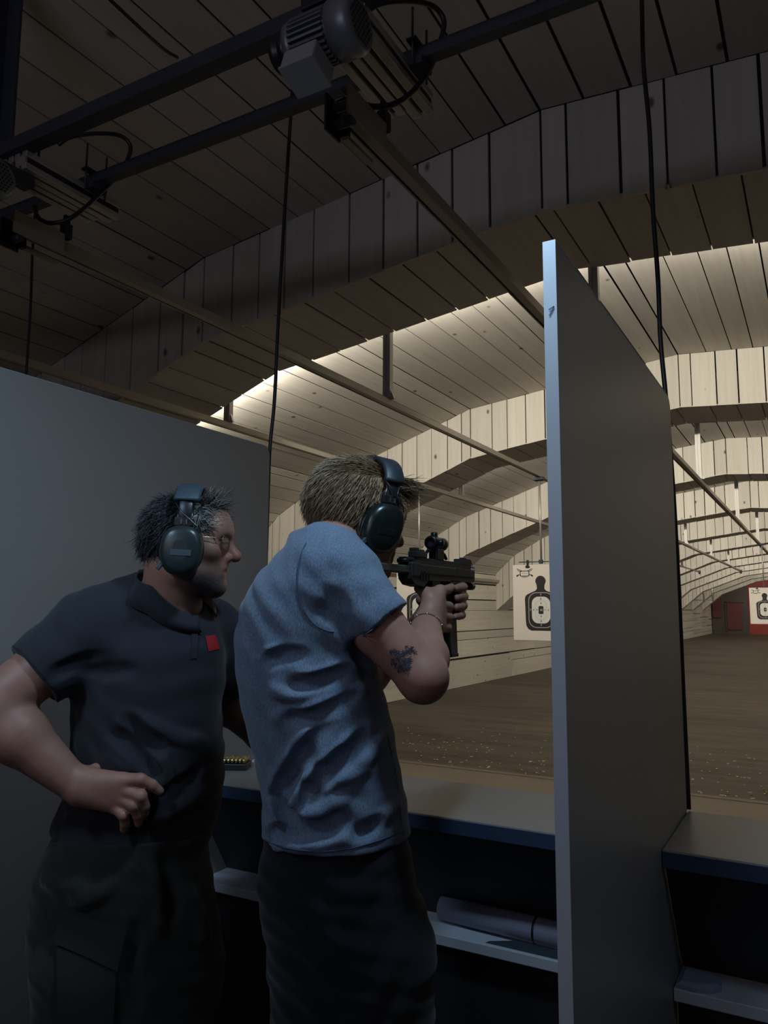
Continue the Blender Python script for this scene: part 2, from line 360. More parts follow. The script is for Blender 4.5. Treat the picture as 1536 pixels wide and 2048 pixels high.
# soft pouch on the right-hand shelf
mb = MB(); ring = []
for (u, v) in ((-.335, 1.955), (-.30, 1.952), (-.262, 1.965), (-.245, 1.985), (-.247, 2.02), (-.265, 2.045), (-.335, 2.05)): ring.append((u, v))
n = len(ring); cx = sum(p[0] for p in ring) / n; cy = sum(p[1] for p in ring) / n
V = [(x, y, .6015) for x, y in ring] + [(x, y, .610) for x, y in ring] + [(cx + (x - cx) * .8, cy + (y - cy) * .8, .6175) for x, y in ring]
Fc = [tuple(range(n))[::-1], tuple(range(2 * n, 3 * n))] + [(k * n + i, k * n + (i + 1) % n, (k + 1) * n + (i + 1) % n, (k + 1) * n + i) for k in (0, 1) for i in range(n)]
mb.add(V, Fc); tag(mb.build('pouch', [mat('blue_grey_cloth', (0.25, 0.29, 0.36), 0.8)]), 'small flat blue grey pouch on the shelf right of the partition', 'pouch')

# ------------------------------------------------------------------ cables hanging down the booth walls
def cable(name, P, r, label):
    mb = MB(); mb.tube(catmull(P, 8), r, 8); return tag(mb.build(name, [M_RUBBER]), label, 'cable', 'hanging cables')
def pth(u, v, base):
    "point on the vertical line of a cable: the pixel seen at the cable's own distance"
    return pty(u, v, base)
cable('hanging_cable', [pty(*p, 2.29) for p in ((1281, -90), (1284, 20), (1287, 130), (1299, 260), (1306, 420), (1316, 560), (1321, 680), (1332, 800), (1346, 980), (1357, 1180), (1366, 1380), (1377, 1618))], 0.0068, 'black cable hanging down the far edge of the tall partition')
cable('hanging_cable', [pty(*p, 2.275) for p in ((589, 60), (586, 160), (577, 300), (566, 480), (557, 640), (549, 800), (540, 896), (536, 1000), (531, 1150), (524, 1320), (517, 1515))], 0.0068, 'black cable hanging past the motor unit to the left partition')
cable('hanging_cable', [pty(*p, 2.30) for p in ((78, 300), (72, 400), (65, 505), (61, 620), (53, 745), (49, 850))], 0.0065, 'short black cable hanging behind the left partition, near the left border')

# ------------------------------------------------------------------ target rails and their hanger posts
H = 2.85
def rail(x, y0, y1, label, tail=True):
    root = empty('target_rail', (x, y0, H), label, 'rail', 'target rails')
    mb = MB(); mb.box((x - .014, y0, H - .02), (x + .022, y1, H + .022)); mb.box((x - .030, y0, H - .02), (x - .024, y1, H + .022)); mb.box((x - .03, y0, H + .014), (x + .02, y1, H + .022))
    mb.build('track', [M_RAIL], root)
    mb = MB(); mb.box((x - .0235, y0 + .01, H - .012), (x - .0145, y1 - .01, H + .013)); mb.build('groove', [M_RUBBER], root)
    k = 0
    while Y0R + 0.05 + BAY * k < y1 + 0.1:
        y = Y0R + 0.045 + BAY * k; zt = interp(LOW, x) + 0.10
        mb = MB()
        for dx in (-.017, .017): mb.box((x + dx - .011, y - .022, H + .022), (x + dx + .011, y + .022, zt))
        mb.box((x - .008, y - .014, H + .022), (x + .008, y + .014, zt))
        mb.prism([(x + .028, y - .01, H + .022), (x + .055, y - .01, H + .022), (x + .028, y - .01, H + .09)], (0, .02, 0))
        mb.build('hanger_post', [M_ALU], root); k += 1
    if tail:
        mb = MB(); mb.box((x - .04, y1, H - .03), (x + .04, y1 + .08, H + .05)); mb.cyl((x - .03, y1 + .05, H - .05), (x + .03, y1 + .05, H - .05), .04, 16); mb.build('end_stop', [M_STEEL], root)
    return root
rail(-1.10, 1.70, 49.0, 'beige target rail running downrange beside the tall partition, under the motor unit')
rail(-2.53, 1.74, 31.2, 'beige target rail running downrange above the heads of the two men')
rail(-3.95, 1.70, 31.2, 'beige target rail along the top of the left partition')
root = empty('wall_rail', (-6.6, 4, 2.08), 'thin beige rail fixed along the left plank wall', 'rail')
mb = MB(); mb.box((-6.60, 3.0, 2.05), (-6.56, 50.0, 2.11)); mb.build('track', [M_RAIL], root)
for k in range(10):
    y = Y0R + 0.3 + BAY * k
    mb = MB(); mb.box((-6.65, y, 2.00), (-6.54, y + .05, 2.22)); mb.build('wall_bracket', [M_RAIL], root)
for (x0, y0, b, lab) in ((-5.35, 30.6, 0, 'pale bracket with two rods on the far left plank wall, in front of the maroon plate'),):
    root = empty('wall_bracket_frame', (-6.1, 46.0, 1.7), lab, 'bracket')
    mb = MB(); mb.box((-6.6, 46, 1.93), (-5.1, 46.06, 1.98)); mb.build('arm', [M_RAIL], root)
    for xx in (-5.65, -5.2):
        mb = MB(); mb.tube([(xx - .05, 46.03, 2.9), (xx, 46.03, 1.9)], .045, 8); mb.build('rod', [M_ALU], root)
# ------------------------------------------------------------------ girders, motor units under the vault
def girder(y0, y1, z0, z1, xa, xb, label, hang):
    root = empty('ceiling_girder', ((xa + xb) / 2, y0, z0), label, 'girder', 'steel girders')
    mb = MB(); mb.box((xa, y0, z0), (xb, y1, z1)); mb.build('beam', [M_STEEL], root)
    for x in hang:
        mb = MB(); mb.box((x - .045, y0 + .005, z1), (x - .035, y1 - .005, interp(UPP, x) + .03)); mb.box((x - .045, y1 - .015, z1), (x + .04, y1 - .005, interp(UPP, x) + .03)); mb.build('hanger_post', [M_STEEL], root)
    return root
girder(1.635, 1.69, 3.10, 3.15, -6.2, 2.4, 'dark steel girder across the vault, the one nearer the stand', (-2.59, 0.9))
girder(1.93, 1.97, 3.10, 3.14, -6.2, 2.4, 'dark steel girder across the vault, directly above the rail ends', (0.9,))
M_MOTOR = mat('motor_grey', (0.20, 0.22, 0.25), 0.42, 0.4, noise=0.08, nscale=12)
M_MOTOR2 = mat('motor_box_grey', (0.30, 0.32, 0.34), 0.5, 0.1)
M_BLK = mat('black_plastic', (0.015, 0.015, 0.018), 0.4)
XA, YA, ZA = Vector((1, 0, 0)), Vector((0, 1, 0)), Vector((0, 0, 1))
def drive_unit(label):
    root = empty('motor_unit', (-1.1, 1.8, 2.85), label, 'motor', 'target motor units')
    # two slotted aluminium profiles under the girders
    for (xa, xb, ya, yb) in ((-1.150, -1.080, 1.66, 2.055), (-1.072, -1.002, 1.66, 2.095)):
        mb = MB(); za, zb = 3.03, 3.10
        mb.box((xa + .008, ya, za + .016), (xb - .008, yb, zb - .016))
        for cx in (xa + .014, xb - .014): mb.obox((cx, (ya + yb) / 2, za + .012), XA, YA, ZA, .014, (yb - ya) / 2, .012, bev=.003)
        for cx in (xa + .014, xb - .014): mb.obox((cx, (ya + yb) / 2, zb - .012), XA, YA, ZA, .014, (yb - ya) / 2, .012, bev=.003)
        mb.build('mounting_profile', [M_ALU], root)
        mb = MB(); mb.box((xa + .006, ya + .01, za + .014), (xb - .006, yb - .004, zb - .014)); mb.build('profile_slot', [M_BLK], root)
    # motor, its axis across the lanes
    C = pt(652, 74, 1.98); C = Vector((C.x, C.y, C.z)); R = 0.067
    xa, xb = C.x - .098, C.x + .104
    mb = MB(); mb.lathe((0, C.y, C.z), XA, [(xa, 0), (xa, R * .93), (xa + .02, R * .95), (xa + .022, R * .86), (C.x + .04, R * .86), (C.x + .04, 0)], 36)
    for i in range(30):
        a = 2 * math.pi * i / 30; d = Vector((0, math.cos(a), math.sin(a))); q = Vector((0, -math.sin(a), math.cos(a)))
        mb.obox(Vector((C.x - .025, C.y, C.z)) + d * (R * .93), XA, q, d, .052, .0022, R * .09)
    mb.build('motor_body', [M_MOTOR], root)
    mb = MB(); mb.lathe((0, C.y, C.z), XA, [(C.x + .035, R * .9), (C.x + .038, R * 1.08), (xb - .016, R * 1.08), (xb - .004, R * .98), (xb, R * .88), (xb, 0)], 40); fan = mb.build('fan_cover', [M_MOTOR], root)
    mb = MB()
    for i in range(-5, 6):
        for j in range(-5, 6):
            yy, zz = (i + (j % 2) * .5) * .0125, j * .0110
            if math.hypot(yy, zz) < R * .80: mb.lathe((xb + .0006, C.y + yy, C.z + zz), XA, [(0, .0046), (.0004, .0046), (.0004, 0)], 6, smooth=False)
    mb.build('grille_holes', [M_BLK], fan)
    mb = MB(); mb.lathe((0, C.y, C.z), XA, [(xa - .052, 0), (xa - .052, R * .72), (xa - .046, R * .78), (xa - .034, R * .78), (xa - .029, R * .70), (xa - .022, R * .70), (xa - .018, R * .78), (xa - .006, R * .78), (xa - .002, R * .7), (xa, 0)], 32); mb.build('pulley', [M_BLK], root)
    mb = MB(); d = Vector((0, -0.30, -0.95)).normalized(); q = XA.cross(d)
    mb.obox(Vector((C.x - .035, C.y, C.z)) + d * (R + .030), XA, q, d, .050, .045, .030, bev=.006); bx = mb.build('terminal_box', [M_MOTOR2], root)
    mb = MB(); mb.obox(Vector((C.x - .035, C.y, C.z)) + d * (R + .0625), XA, q, d, .052, .047, .0035, bev=.002); mb.build('box_lid', [M_MOTOR2], bx)
    mb = MB(); mb.obox((C.x, C.y, C.z + R + .015), XA, YA, ZA, .05, .045, .02, bev=.004); mb.build('motor_bracket', [M_BLK], root)
    # head of the rail: plates, idler roller, end block
    mb = MB(); mb.box((-1.062, 1.665, 2.800), (-1.055, 1.88, 2.885)); mb.build('side_plate', [M_RAIL], root)
    mb = MB(); mb.cyl((-1.124, 1.70, 2.795), (-1.06, 1.70, 2.795), .015, 20); mb.cyl((-1.124, 1.70, 2.845), (-1.06, 1.70, 2.845), .013, 20); mb.build('idler_roller', [M_STEEL], root)
    mb = MB(); mb.box((-1.130, 1.660, 2.765), (-1.124, 1.735, 2.875)); mb.box((-1.124, 1.735, 2.78), (-1.10, 1.75, 2.875)); mb.build('end_plate', [M_BLK], root)
    mb = MB(); mb.box((-1.135, 1.74, 2.786), (-1.112, 1.90, 2.797)); mb.build('cover_strip', [M_RAIL], root)
    q = pty(768, 244, 1.90); mb = MB(); mb.obox(q, XA, YA, ZA, .015, .020, .030, bev=.004); mb.obox(q + ZA * .045, XA, YA, ZA, .008, .012, .02, bev=.002); mb.build('limit_switch', [M_BLK], root)
    mb = MB(); mb.box((-1.09, 1.52, 2.99), (-1.03, 1.72, 3.03)); mb.build('motor_arm', [M_STEEL], root)
    # clamp holding the profile under the farther girder, with its bolts
    mb = MB(); mb.box((-1.00, 1.915, 3.075), (-.955, 1.985, 3.10)); mb.cyl((-.978, 1.90, 3.06), (-.978, 1.90, 3.25), .004, 8); mb.cyl((-.978, 1.995, 3.06), (-.978, 1.995, 3.24), .004, 8); mb.box((-.995, 1.89, 3.14), (-.962, 2.005, 3.147)); mb.build('clamp', [M_STEEL], root)
    # black hose looping over from the motor to the rail head
    P = [pt(728, 28, 2.42), pt(760, 8, 2.42), pt(815, 2, 2.45), pt(865, 12, 2.5), pt(888, 42, 2.52), pt(880, 85, 2.5), pt(868, 120, 2.42), pt(850, 152, 2.34), pt(820, 188, 2.28), pt(785, 209, 2.26), pt(745, 213, 2.26), pt(712, 200, 2.28), pt(688, 178, 2.34)]
    mb = MB(); mb.tube(catmull(P, 8), .0085, 10); mb.build('hose', [M_RUBBER], root)
    return root
U0 = drive_unit('grey finned electric motor unit with a hose loop, at the top centre under the girders')
def copy_tree(o, off, label):
    c = o.copy(); COL.objects.link(c); c.location = o.location + Vector(off); c['label'] = label
    for ch in o.children:
        q = ch.copy(); COL.objects.link(q); q.parent = c
        for g in ch.children:
            r = g.copy(); COL.objects.link(r); r.parent = q
    return c
copy_tree(U0, (-1.43, 0, 0), 'motor unit with slotted profiles at the left border, above the left partition')
# ventilation wires lying along the vault boards
mb = MB(); P = [(-1.9, 0.9, interp(UPP, -1.9) - .012), (-2.02, 1.4, interp(UPP, -2.02) - .02), (-2.13, 1.8, interp(UPP, -2.13) - .02), (-2.13, 2.0, interp(UPP, -2.13) + .004)]
mb.tube(catmull([pty(210, -10, 1.55), pty(290, 65, 1.75), pty(330, 100, 1.9), pty(355, 115, 2.0)], 6), .006, 6); tag(mb.build('ceiling_wire', [M_RUBBER]), 'thin black wire drooping under the vault boards, top left', 'wire')

# ------------------------------------------------------------------ paper targets on their hangers
M_PAPER = mat('target_paper', (0.72, 0.66, 0.58), 0.8); M_INK = mat('black_ink', (0.018, 0.014, 0.014), 0.7); M_PWHITE = mat('target_white', (0.70, 0.69, 0.64), 0.8); M_GLINE = mat('grey_line', (0.42, 0.40, 0.37), 0.8)
def rrect(w, h, r, n=8, cx=0, cz=0):
    P = []
    for (sx, sz, a0) in ((1, 1, 0), (-1, 1, 90), (-1, -1, 180), (1, -1, 270)):
        for i in range(n + 1):
            a = math.radians(a0 + 90 * i / n); P.append((cx + sx * (w - r) + r * math.cos(a), cz + sz * (h - r) + r * math.sin(a)))
    return P
def text_mesh(s, size):
    cu = bpy.data.curves.new('numeral_text', 'FONT'); cu.body = s; cu.size = size; cu.align_x = 'CENTER'; cu.align_y = 'CENTER'; cu.offset = size * .012
    o = bpy.data.objects.new('numeral_text', cu); COL.objects.link(o)
    me = o.to_mesh(); V = [(v.co.x, v.co.y) for v in me.vertices]; Fc = [tuple(p.vertices) for p in me.polygons]; o.to_mesh_clear()
    bpy.data.objects.remove(o); bpy.data.curves.remove(cu); return V, Fc
GLY = {s: text_mesh(s, 1.0) for s in ('7', '8', '9', '10')}
def target(x, y, ztop, label, lean=0.0, curl=0.0, s=1.0):
    "sheet 0.60 x 0.78, silhouette with scoring rings, crossed-rifle crest top left; x is the silhouette's centre"
    mb = MB(); W, Hh = 0.30 * s, 0.78 * s
    def T(px, pz, lay): return (x + px + lean * pz * .02, y - 0.0006 * lay + curl * (px / W) ** 2, ztop + pz)
    n = 12
    V = [T(-W + 2 * W * i / n, z, 0) for z in (0, -Hh) for i in range(n + 1)] + [(T(-W + 2 * W * i / n, z, 0)[0], T(-W + 2 * W * i / n, z, 0)[1] + .0015, T(0, z, 0)[2]) for z in (0, -Hh) for i in range(n + 1)]
    m = n + 1
    Fc = [(i, i + m, i + m + 1, i + 1) for i in range(n)] + [(2 * m + i, 2 * m + i + 1, 3 * m + i + 1, 3 * m + i) for i in range(n)] + [(i, i + 1, 2 * m + i + 1, 2 * m + i) for i in range(n)] + [(m + i, 3 * m + i, 3 * m + i + 1, m + i + 1) for i in range(n)]
    mb.add(V, Fc, 0)
    def poly(P, lay, mi): mb.add([T(a * s, b * s, lay) for a, b in P], [tuple(range(len(P)))], mi)
    def band(P, Q, lay, mi):
        k = len(P); mb.add([T(a * s, b * s, lay) for a, b in P] + [T(a * s, b * s, lay) for a, b in Q], [(i, (i + 1) % k, k + (i + 1) % k, k + i) for i in range(k)], mi)
    # head and body outline
    head = [(0.056 * math.sin(a) * (1 if math.cos(a) > -.2 else .93), -0.176 + 0.060 * math.cos(a)) for a in [math.radians(i) for i in range(-125, 126, 10)]]
    right = [(0.040, -0.235), (0.042, -0.255), (0.060, -0.272), (0.105, -0.290), (0.150, -0.312), (0.166, -0.330), (0.172, -0.355), (0.168, -0.45), (0.165, -0.58), (0.160, -0.63), (0.140, -0.665), (0.105, -0.682)]
    out = head + right + [(-a, b) for a, b in right[::-1]]
    out = [p for p in out]
    # fan-free: split into head, neck and body so that the faces stay flat and simple
    poly(head, 1, 1)
    nb = len(right)
    for (a, b), (c, d) in zip([(head[-1][0], head[-1][1])] + right, right): poly([(-a, b), (a, b), (c, d), (-c, d)], 1, 1)
    cz = -0.470
    band(rrect(.134, .182, .085, cz=cz), rrect(.127, .175, .080, cz=cz), 2, 3)
    poly(rrect(.098, .137, .070, cz=cz), 2, 2)
    band(rrect(.060, .096, .042, cz=cz), rrect(.0575, .0935, .040, cz=cz), 3, 3)
    poly(rrect(.026, .041, .012, cz=cz), 3, 1)
    def num(g, px, pz, size, mi, lay=4):
        V, Fg = GLY[g]; mb.add([T((px + a * size) * s, (pz + b * size) * s, lay) for a, b in V], Fg, mi)
    num('10', 0, cz, .030, 2)
    for sg in (1, -1):
        num('9', 0, cz + sg * .067, .028, 1); num('8', 0, cz + sg * .114, .028, 1); num('7', 0, cz + sg * .156, .028, 2)
        num('9', sg * .043, cz, .024, 1); num('8', sg * .078, cz, .024, 1); num('7', sg * .112, cz, .026, 2)
    # crest: two crossed long guns behind a shield with a banner
    cx, cz2 = -.170, -.085
    for sg in (1, -1):
        for (a, b, wd) in (((-.085, .045), (.085, -.030), .0035), ((-.080, .030), (-.02, .0), .003)):
            A = Vector((sg * a[0], a[1])); B = Vector((sg * b[0], b[1])); t = (B - A).normalized(); q = Vector((-t.y, t.x)) * wd
            poly([(cx + p.x, cz2 + p.y) for p in (A - q, B - q, B + q, A + q)], 1, 1)
        poly([(cx + sg * .050, cz2 - .012), (cx + sg * .090, cz2 - .022), (cx + sg * .088, cz2 - .040), (cx + sg * .078, cz2 - .038)], 1, 1)
    band(rrect(.052, .030, .014, cx=cx, cz=cz2 - .006), rrect(.043, .022, .010, cx=cx, cz=cz2 - .006), 2, 1)
    poly(rrect(.043, .022, .010, cx=cx, cz=cz2 - .006), 2, 2)
    poly([(cx - .036, cz2 - .036), (cx + .036, cz2 - .036), (cx + .026, cz2 - .048), (cx, cz2 - .052), (cx - .026, cz2 - .048)], 2, 3)
    for i in range(5): poly([(cx - .032 + i * .014, cz2 - .012), (cx - .022 + i * .014, cz2 - .012), (cx - .023 + i * .014, cz2 + .003), (cx - .031 + i * .014, cz2 + .003)], 3, 3)
    o = mb.build('paper_target', [M_PAPER, M_INK, M_PWHITE, M_GLINE]); tag(o, label, 'target', 'paper targets')
def hanger(x, y, ztop, clips, label, xb=None):
    root = empty('target_hanger', (x, y, ztop), label, 'hanger', 'target hangers')
    mb = MB(); mb.tube([(x, y + .012, H - .03), (x + .004, y + .012, ztop + .03)], .011, 10); mb.build('rod', [M_ALU], root)
    mb = MB(); mb.box((x - .05, y - .03, H - .055), (x + .05, y + .05, H - .022)); mb.cyl((x - .045, y + .01, H - .05), (x + .045, y + .01, H - .05), .016, 12); mb.build('trolley', [M_STEEL], root)
    mb = MB(); mb.tube([(min(clips) - .10, y + .012, ztop + .03), (max(clips) + .10, y + .012, ztop + .03)], .005, 8); mb.obox((x, y + .012, ztop + .03), XA, YA, ZA, .02, .02, .02, bev=.004); mb.build('cross_bar', [M_STEEL], root)
    for cx in clips:
        mb = MB(); mb.obox((cx, y, ztop + .012), XA, YA, ZA, .010, .014, .038, bev=.003); mb.obox((cx, y - .0055, ztop - .02), XA, YA, ZA, .022, .0055, .010, bev=.002); mb.build('clip', [M_BLK], root)
target(-2.535, 7.83, 1.905, 'paper silhouette target hanging just left of the tall partition')
hanger(-2.53, 7.83, 1.905, (-2.67, -2.39), 'rod hanger holding the paper target left of the tall partition')
target(-3.93, 7.83, 1.90, 'paper silhouette target half hidden behind the gun and hands')
hanger(-3.95, 7.83, 1.90, (-4.07, -3.79), 'thin rod hanger coming down behind the gun sight')
target(-1.035, 18.0, 1.905, 'distant paper silhouette target in front of the red end wall', s=.96)
hanger(-1.04, 18.0, 1.905, (-1.17, -.93), 'hanger of the distant target by the right border')

# ------------------------------------------------------------------ litter on the range floor
random.seed(5)
M_BRASS = mat('brass', (0.75, 0.58, 0.25), 0.25, 1.0); M_BIT = mat('pale_bits', (0.5, 0.46, 0.38), 0.6)
mb = MB()
for i in range(420):
    x = random.uniform(-5.5, 1.0); y = 7.6 + abs(random.gauss(0, 1.3)); z = ZF + .006
    a = random.uniform(0, math.pi); d = Vector((math.cos(a), math.sin(a), 0))
    if random.random() < .45: mb.cyl(Vector((x, y, z)) - d * .010, Vector((x, y, z)) + d * .010, .005, 6, 0)
    else: mb.obox((x, y, z - .003), d, Vector((-d.y, d.x, 0)), ZA, random.uniform(.004, .02), random.uniform(.003, .01), .002, 1)
tag(mb.build('spent_cases', [M_BRASS, M_BIT]), 'spent brass cases and paper scraps scattered on the dark range floor', 'litter', kind='stuff')
# ------------------------------------------------------------------ smooth solid modelling: blended shapes, meshed on a sparse grid
def arr(v): return np.array((v[0], v[1], v[2]), float)
def rcone(a, b, r1, r2, k=.01, op=0):
    a, b = arr(a), arr(b); ba = b - a; L2 = max(ba @ ba, 1e-12)
    def f(p):
        t = np.clip(((p - a) @ ba) / L2, 0, 1)
        return np.linalg.norm(p - a - t[:, None] * ba, axis=1) - (r1 + (r2 - r1) * t)
    return (f, (a + b) / 2, math.sqrt(L2) / 2 + max(r1, r2), k, op)
def ell(c, rad, axes=None, k=.01, op=0):
    c = arr(c); rad = np.array(rad, float); A = np.eye(3) if axes is None else np.array([arr(x) for x in axes])
    def f(p):
        q = (p - c) @ A.T; k0 = np.linalg.norm(q / rad, axis=1); k1 = np.linalg.norm(q / (rad * rad), axis=1)
        return k0 * (k0 - 1.0) / np.maximum(k1, 1e-9)
    return (f, c, rad.max(), k, op)
def boxp(c, half, axes, rnd=.004, k=.006, op=0):
    c = arr(c); half = np.array(half, float) - rnd; A = np.array([arr(x) for x in axes])
    def f(p):
        q = np.abs((p - c) @ A.T) - half
        return np.linalg.norm(np.maximum(q, 0), axis=1) + np.minimum(q.max(axis=1), 0) - rnd
    return (f, c, np.linalg.norm(half) + rnd, k, op)
def stack(rings, ax, ay, k=.02, op=0, power=2.0):
    "rings: (z, cx, cy, rx, ry) from the bottom up; ax, ay horizontal axes of the ellipses"
    R = np.array(sorted(rings), float); z = R[:, 0]; zs = np.linspace(z[0], z[-1], 200)
    def smooth(v):
        w_ = np.interp(zs, z, v); ker = np.hanning(15); ker /= ker.sum(); return np.convolve(np.pad(w_, 7, mode='edge'), ker, 'valid')
    tab = [smooth(R[:, i]) for i in range(1, 5)]; A, B = arr(ax), arr(ay)
    def f(p):
        zz = p[:, 2]; cx, cy, rx, ry = [np.interp(zz, zs, t) for t in tab]
        dx, dy = p[:, 0] - cx, p[:, 1] - cy
        u = (dx * A[0] + dy * A[1]) / rx; v = (dx * B[0] + dy * B[1]) / ry
        if power == 2.0: k0 = np.sqrt(u * u + v * v)
        else: k0 = (np.abs(u) ** power + np.abs(v) ** power) ** (1 / power)
        k1 = np.sqrt((u / rx) ** 2 + (v / ry) ** 2)
        d = np.where(k0 < .3, (k0 - 1) * np.minimum(rx, ry), k0 * (k0 - 1) / np.maximum(k1, 1e-9))
        dz = np.maximum(z[0] - zz, zz - z[-1])
        return np.maximum(d, dz)
    c = np.array([R[:, 1].mean(), R[:, 2].mean(), (z[0] + z[-1]) / 2])
    rad = (z[-1] - z[0]) / 2 + max(R[:, 3].max(), R[:, 4].max()) + max(np.ptp(R[:, 1]), np.ptp(R[:, 2]))
    return (f, c, rad, k, op)
def ev(prims, p, c=None, hd=1e9):
    d = None
    for (f, pc, R, k, op) in prims:
        if c is not None and np.linalg.norm(c - pc) - R > hd + k + .02: continue
        if d is None:
            if op: continue
            d = f(p); continue
        e = f(p)
        if op == 0:
            h = np.clip(.5 + .5 * (d - e) / k, 0, 1); d = d * (1 - h) + e * h - k * h * (1 - h)
        else:
            e = -e; h = np.clip(.5 - .5 * (d - e) / k, 0, 1); d = d * (1 - h) + e * h + k * h * (1 - h)
    return d
def mesh_sdf(prims, h, post=None, n=16, zmin=None):
    "surface nets over blocks of n cells"
    bs = n * h; blocks = set()
    for (f, c, R, k, op) in prims:
        if op: continue
        lo = np.floor((c - R - .01) / bs).astype(int); hi = np.floor((c + R + .01) / bs).astype(int)
        for i in range(lo[0], hi[0] + 1):
            for j in range(lo[1], hi[1] + 1):
                for l in range(lo[2], hi[2] + 1): blocks.add((i, j, l))
    blocks = np.array(sorted(blocks)); cen = (blocks + .5) * bs; hd = bs * math.sqrt(3) / 2
    ks, vs_, quads = [], [], []
    g = np.stack(np.meshgrid(*[np.arange(n + 1)] * 3, indexing='ij'), -1).reshape(-1, 3)
    OFF = 1 << 19
    def key(ijk): return ((ijk[..., 0] + OFF) << 40) + ((ijk[..., 1] + OFF) << 20) + (ijk[..., 2] + OFF)
    corner = [(a, b, c) for a in (0, 1) for b in (0, 1) for c in (0, 1)]
    for b0, c in zip(blocks, cen):
        d0 = ev(prims, c[None, :], c, hd)
        if d0 is None or abs(d0[0]) > hd * 1.25 + .03: continue
        base = b0 * n; p = (base + g) * h
        d = ev(prims, p, c, hd)
        if post is not None: d = post(p, d)
        V = d.reshape(n + 1, n + 1, n + 1)
        if V.min() > 0 or V.max() < 0: continue
        S = V < 0
        cs = sum(S[a:n + a, b:n + b, e:n + e].astype(int) for a, b, e in corner)
        cell = np.argwhere((cs > 0) & (cs < 8))
        if len(cell):
            acc = np.zeros((len(cell), 3)); cnt = np.zeros(len(cell))
            for a in range(8):
                for bb in range(a + 1, 8):
                    A, B = np.array(corner[a]), np.array(corner[bb])
                    if np.abs(A - B).sum() != 1: continue
                    i0, i1 = cell + A, cell + B
                    va, vb = V[i0[:, 0], i0[:, 1], i0[:, 2]], V[i1[:, 0], i1[:, 1], i1[:, 2]]
                    m = (va < 0) != (vb < 0); t = np.where(m, va / np.where(m, va - vb, 1), 0)
                    acc += np.where(m[:, None], A + t[:, None] * (B - A), 0); cnt += m
            vs_.append((base + cell + acc / cnt[:, None]) * h); ks.append(key(base + cell))
        for ax in range(3):
            e1, e2 = [(1, 2), (2, 0), (0, 1)][ax]
            sl = [slice(0, n)] * 3; s2 = list(sl); s2[ax] = slice(1, n + 1)
            A, B = S[tuple(sl)], S[tuple(s2)]
            for flip, M in ((False, A & ~B), (True, ~A & B)):
                q = np.argwhere(M)
                if not len(q): continue
                q = q + base; u = np.zeros(3, int); u[e1] = 1; v = np.zeros(3, int); v[e2] = 1
                Q = np.stack([key(q - u - v), key(q - v), key(q), key(q - u)], 1)
                quads.append(Q[:, ::-1] if flip else Q)
    K = np.concatenate(ks); P = np.concatenate(vs_); K, ui = np.unique(K, return_index=True); P = P[ui]
    Q = np.concatenate(quads); ix = np.searchsorted(K, Q); ix = np.clip(ix, 0, len(K) - 1); ok = (K[ix] == Q).all(1)
    return P, ix[ok]
def relax(P, Q, it=1, w_=.5):
    for _ in range(it):
        acc = np.zeros_like(P); cnt = np.zeros(len(P))
        for a in range(4):
            b = (a + 1) % 4
            np.add.at(acc, Q[:, a], P[Q[:, b]]); np.add.at(cnt, Q[:, a], 1)
            np.add.at(acc, Q[:, b], P[Q[:, a]]); np.add.at(cnt, Q[:, b], 1)
        P = P * (1 - w_) + w_ * acc / np.maximum(cnt, 1)[:, None]
    return P
def np_mesh(name, P, Q, mats, parent=None, color=None, smooth=True):
    me = bpy.data.meshes.new(name); me.vertices.add(len(P)); me.vertices.foreach_set('co', P.astype(np.float32).ravel())
    k = Q.shape[1]; me.loops.add(Q.size); me.loops.foreach_set('vertex_index', Q.astype(np.int32).ravel())
    me.polygons.add(len(Q)); me.polygons.foreach_set('loop_start', np.arange(0, Q.size, k, dtype=np.int32))
    me.update(calc_edges=True); me.validate()
    if color is not None:
        at = me.color_attributes.new('tint', 'FLOAT_COLOR', 'POINT'); c4 = np.ones((len(me.vertices), 4), np.float32); c4[:, :3] = color[:len(me.vertices)]; at.data.foreach_set('color', c4.ravel())
    return link(name, me, mats, parent, smooth)
def march(prims, u, v, d0=1.0, d1=3.0):
    "first point of the solid seen at a pixel"
    o = pt(u, v, d0); e = pt(u, v, d1); dr = arr((e - o).normalized()); p = arr(o)
    for _ in range(120):
        d = ev(prims, p[None, :])[0]
        if d < .0006: return Vector(p)
        p = p + dr * max(d * .7, .0005)
    return Vector(p)
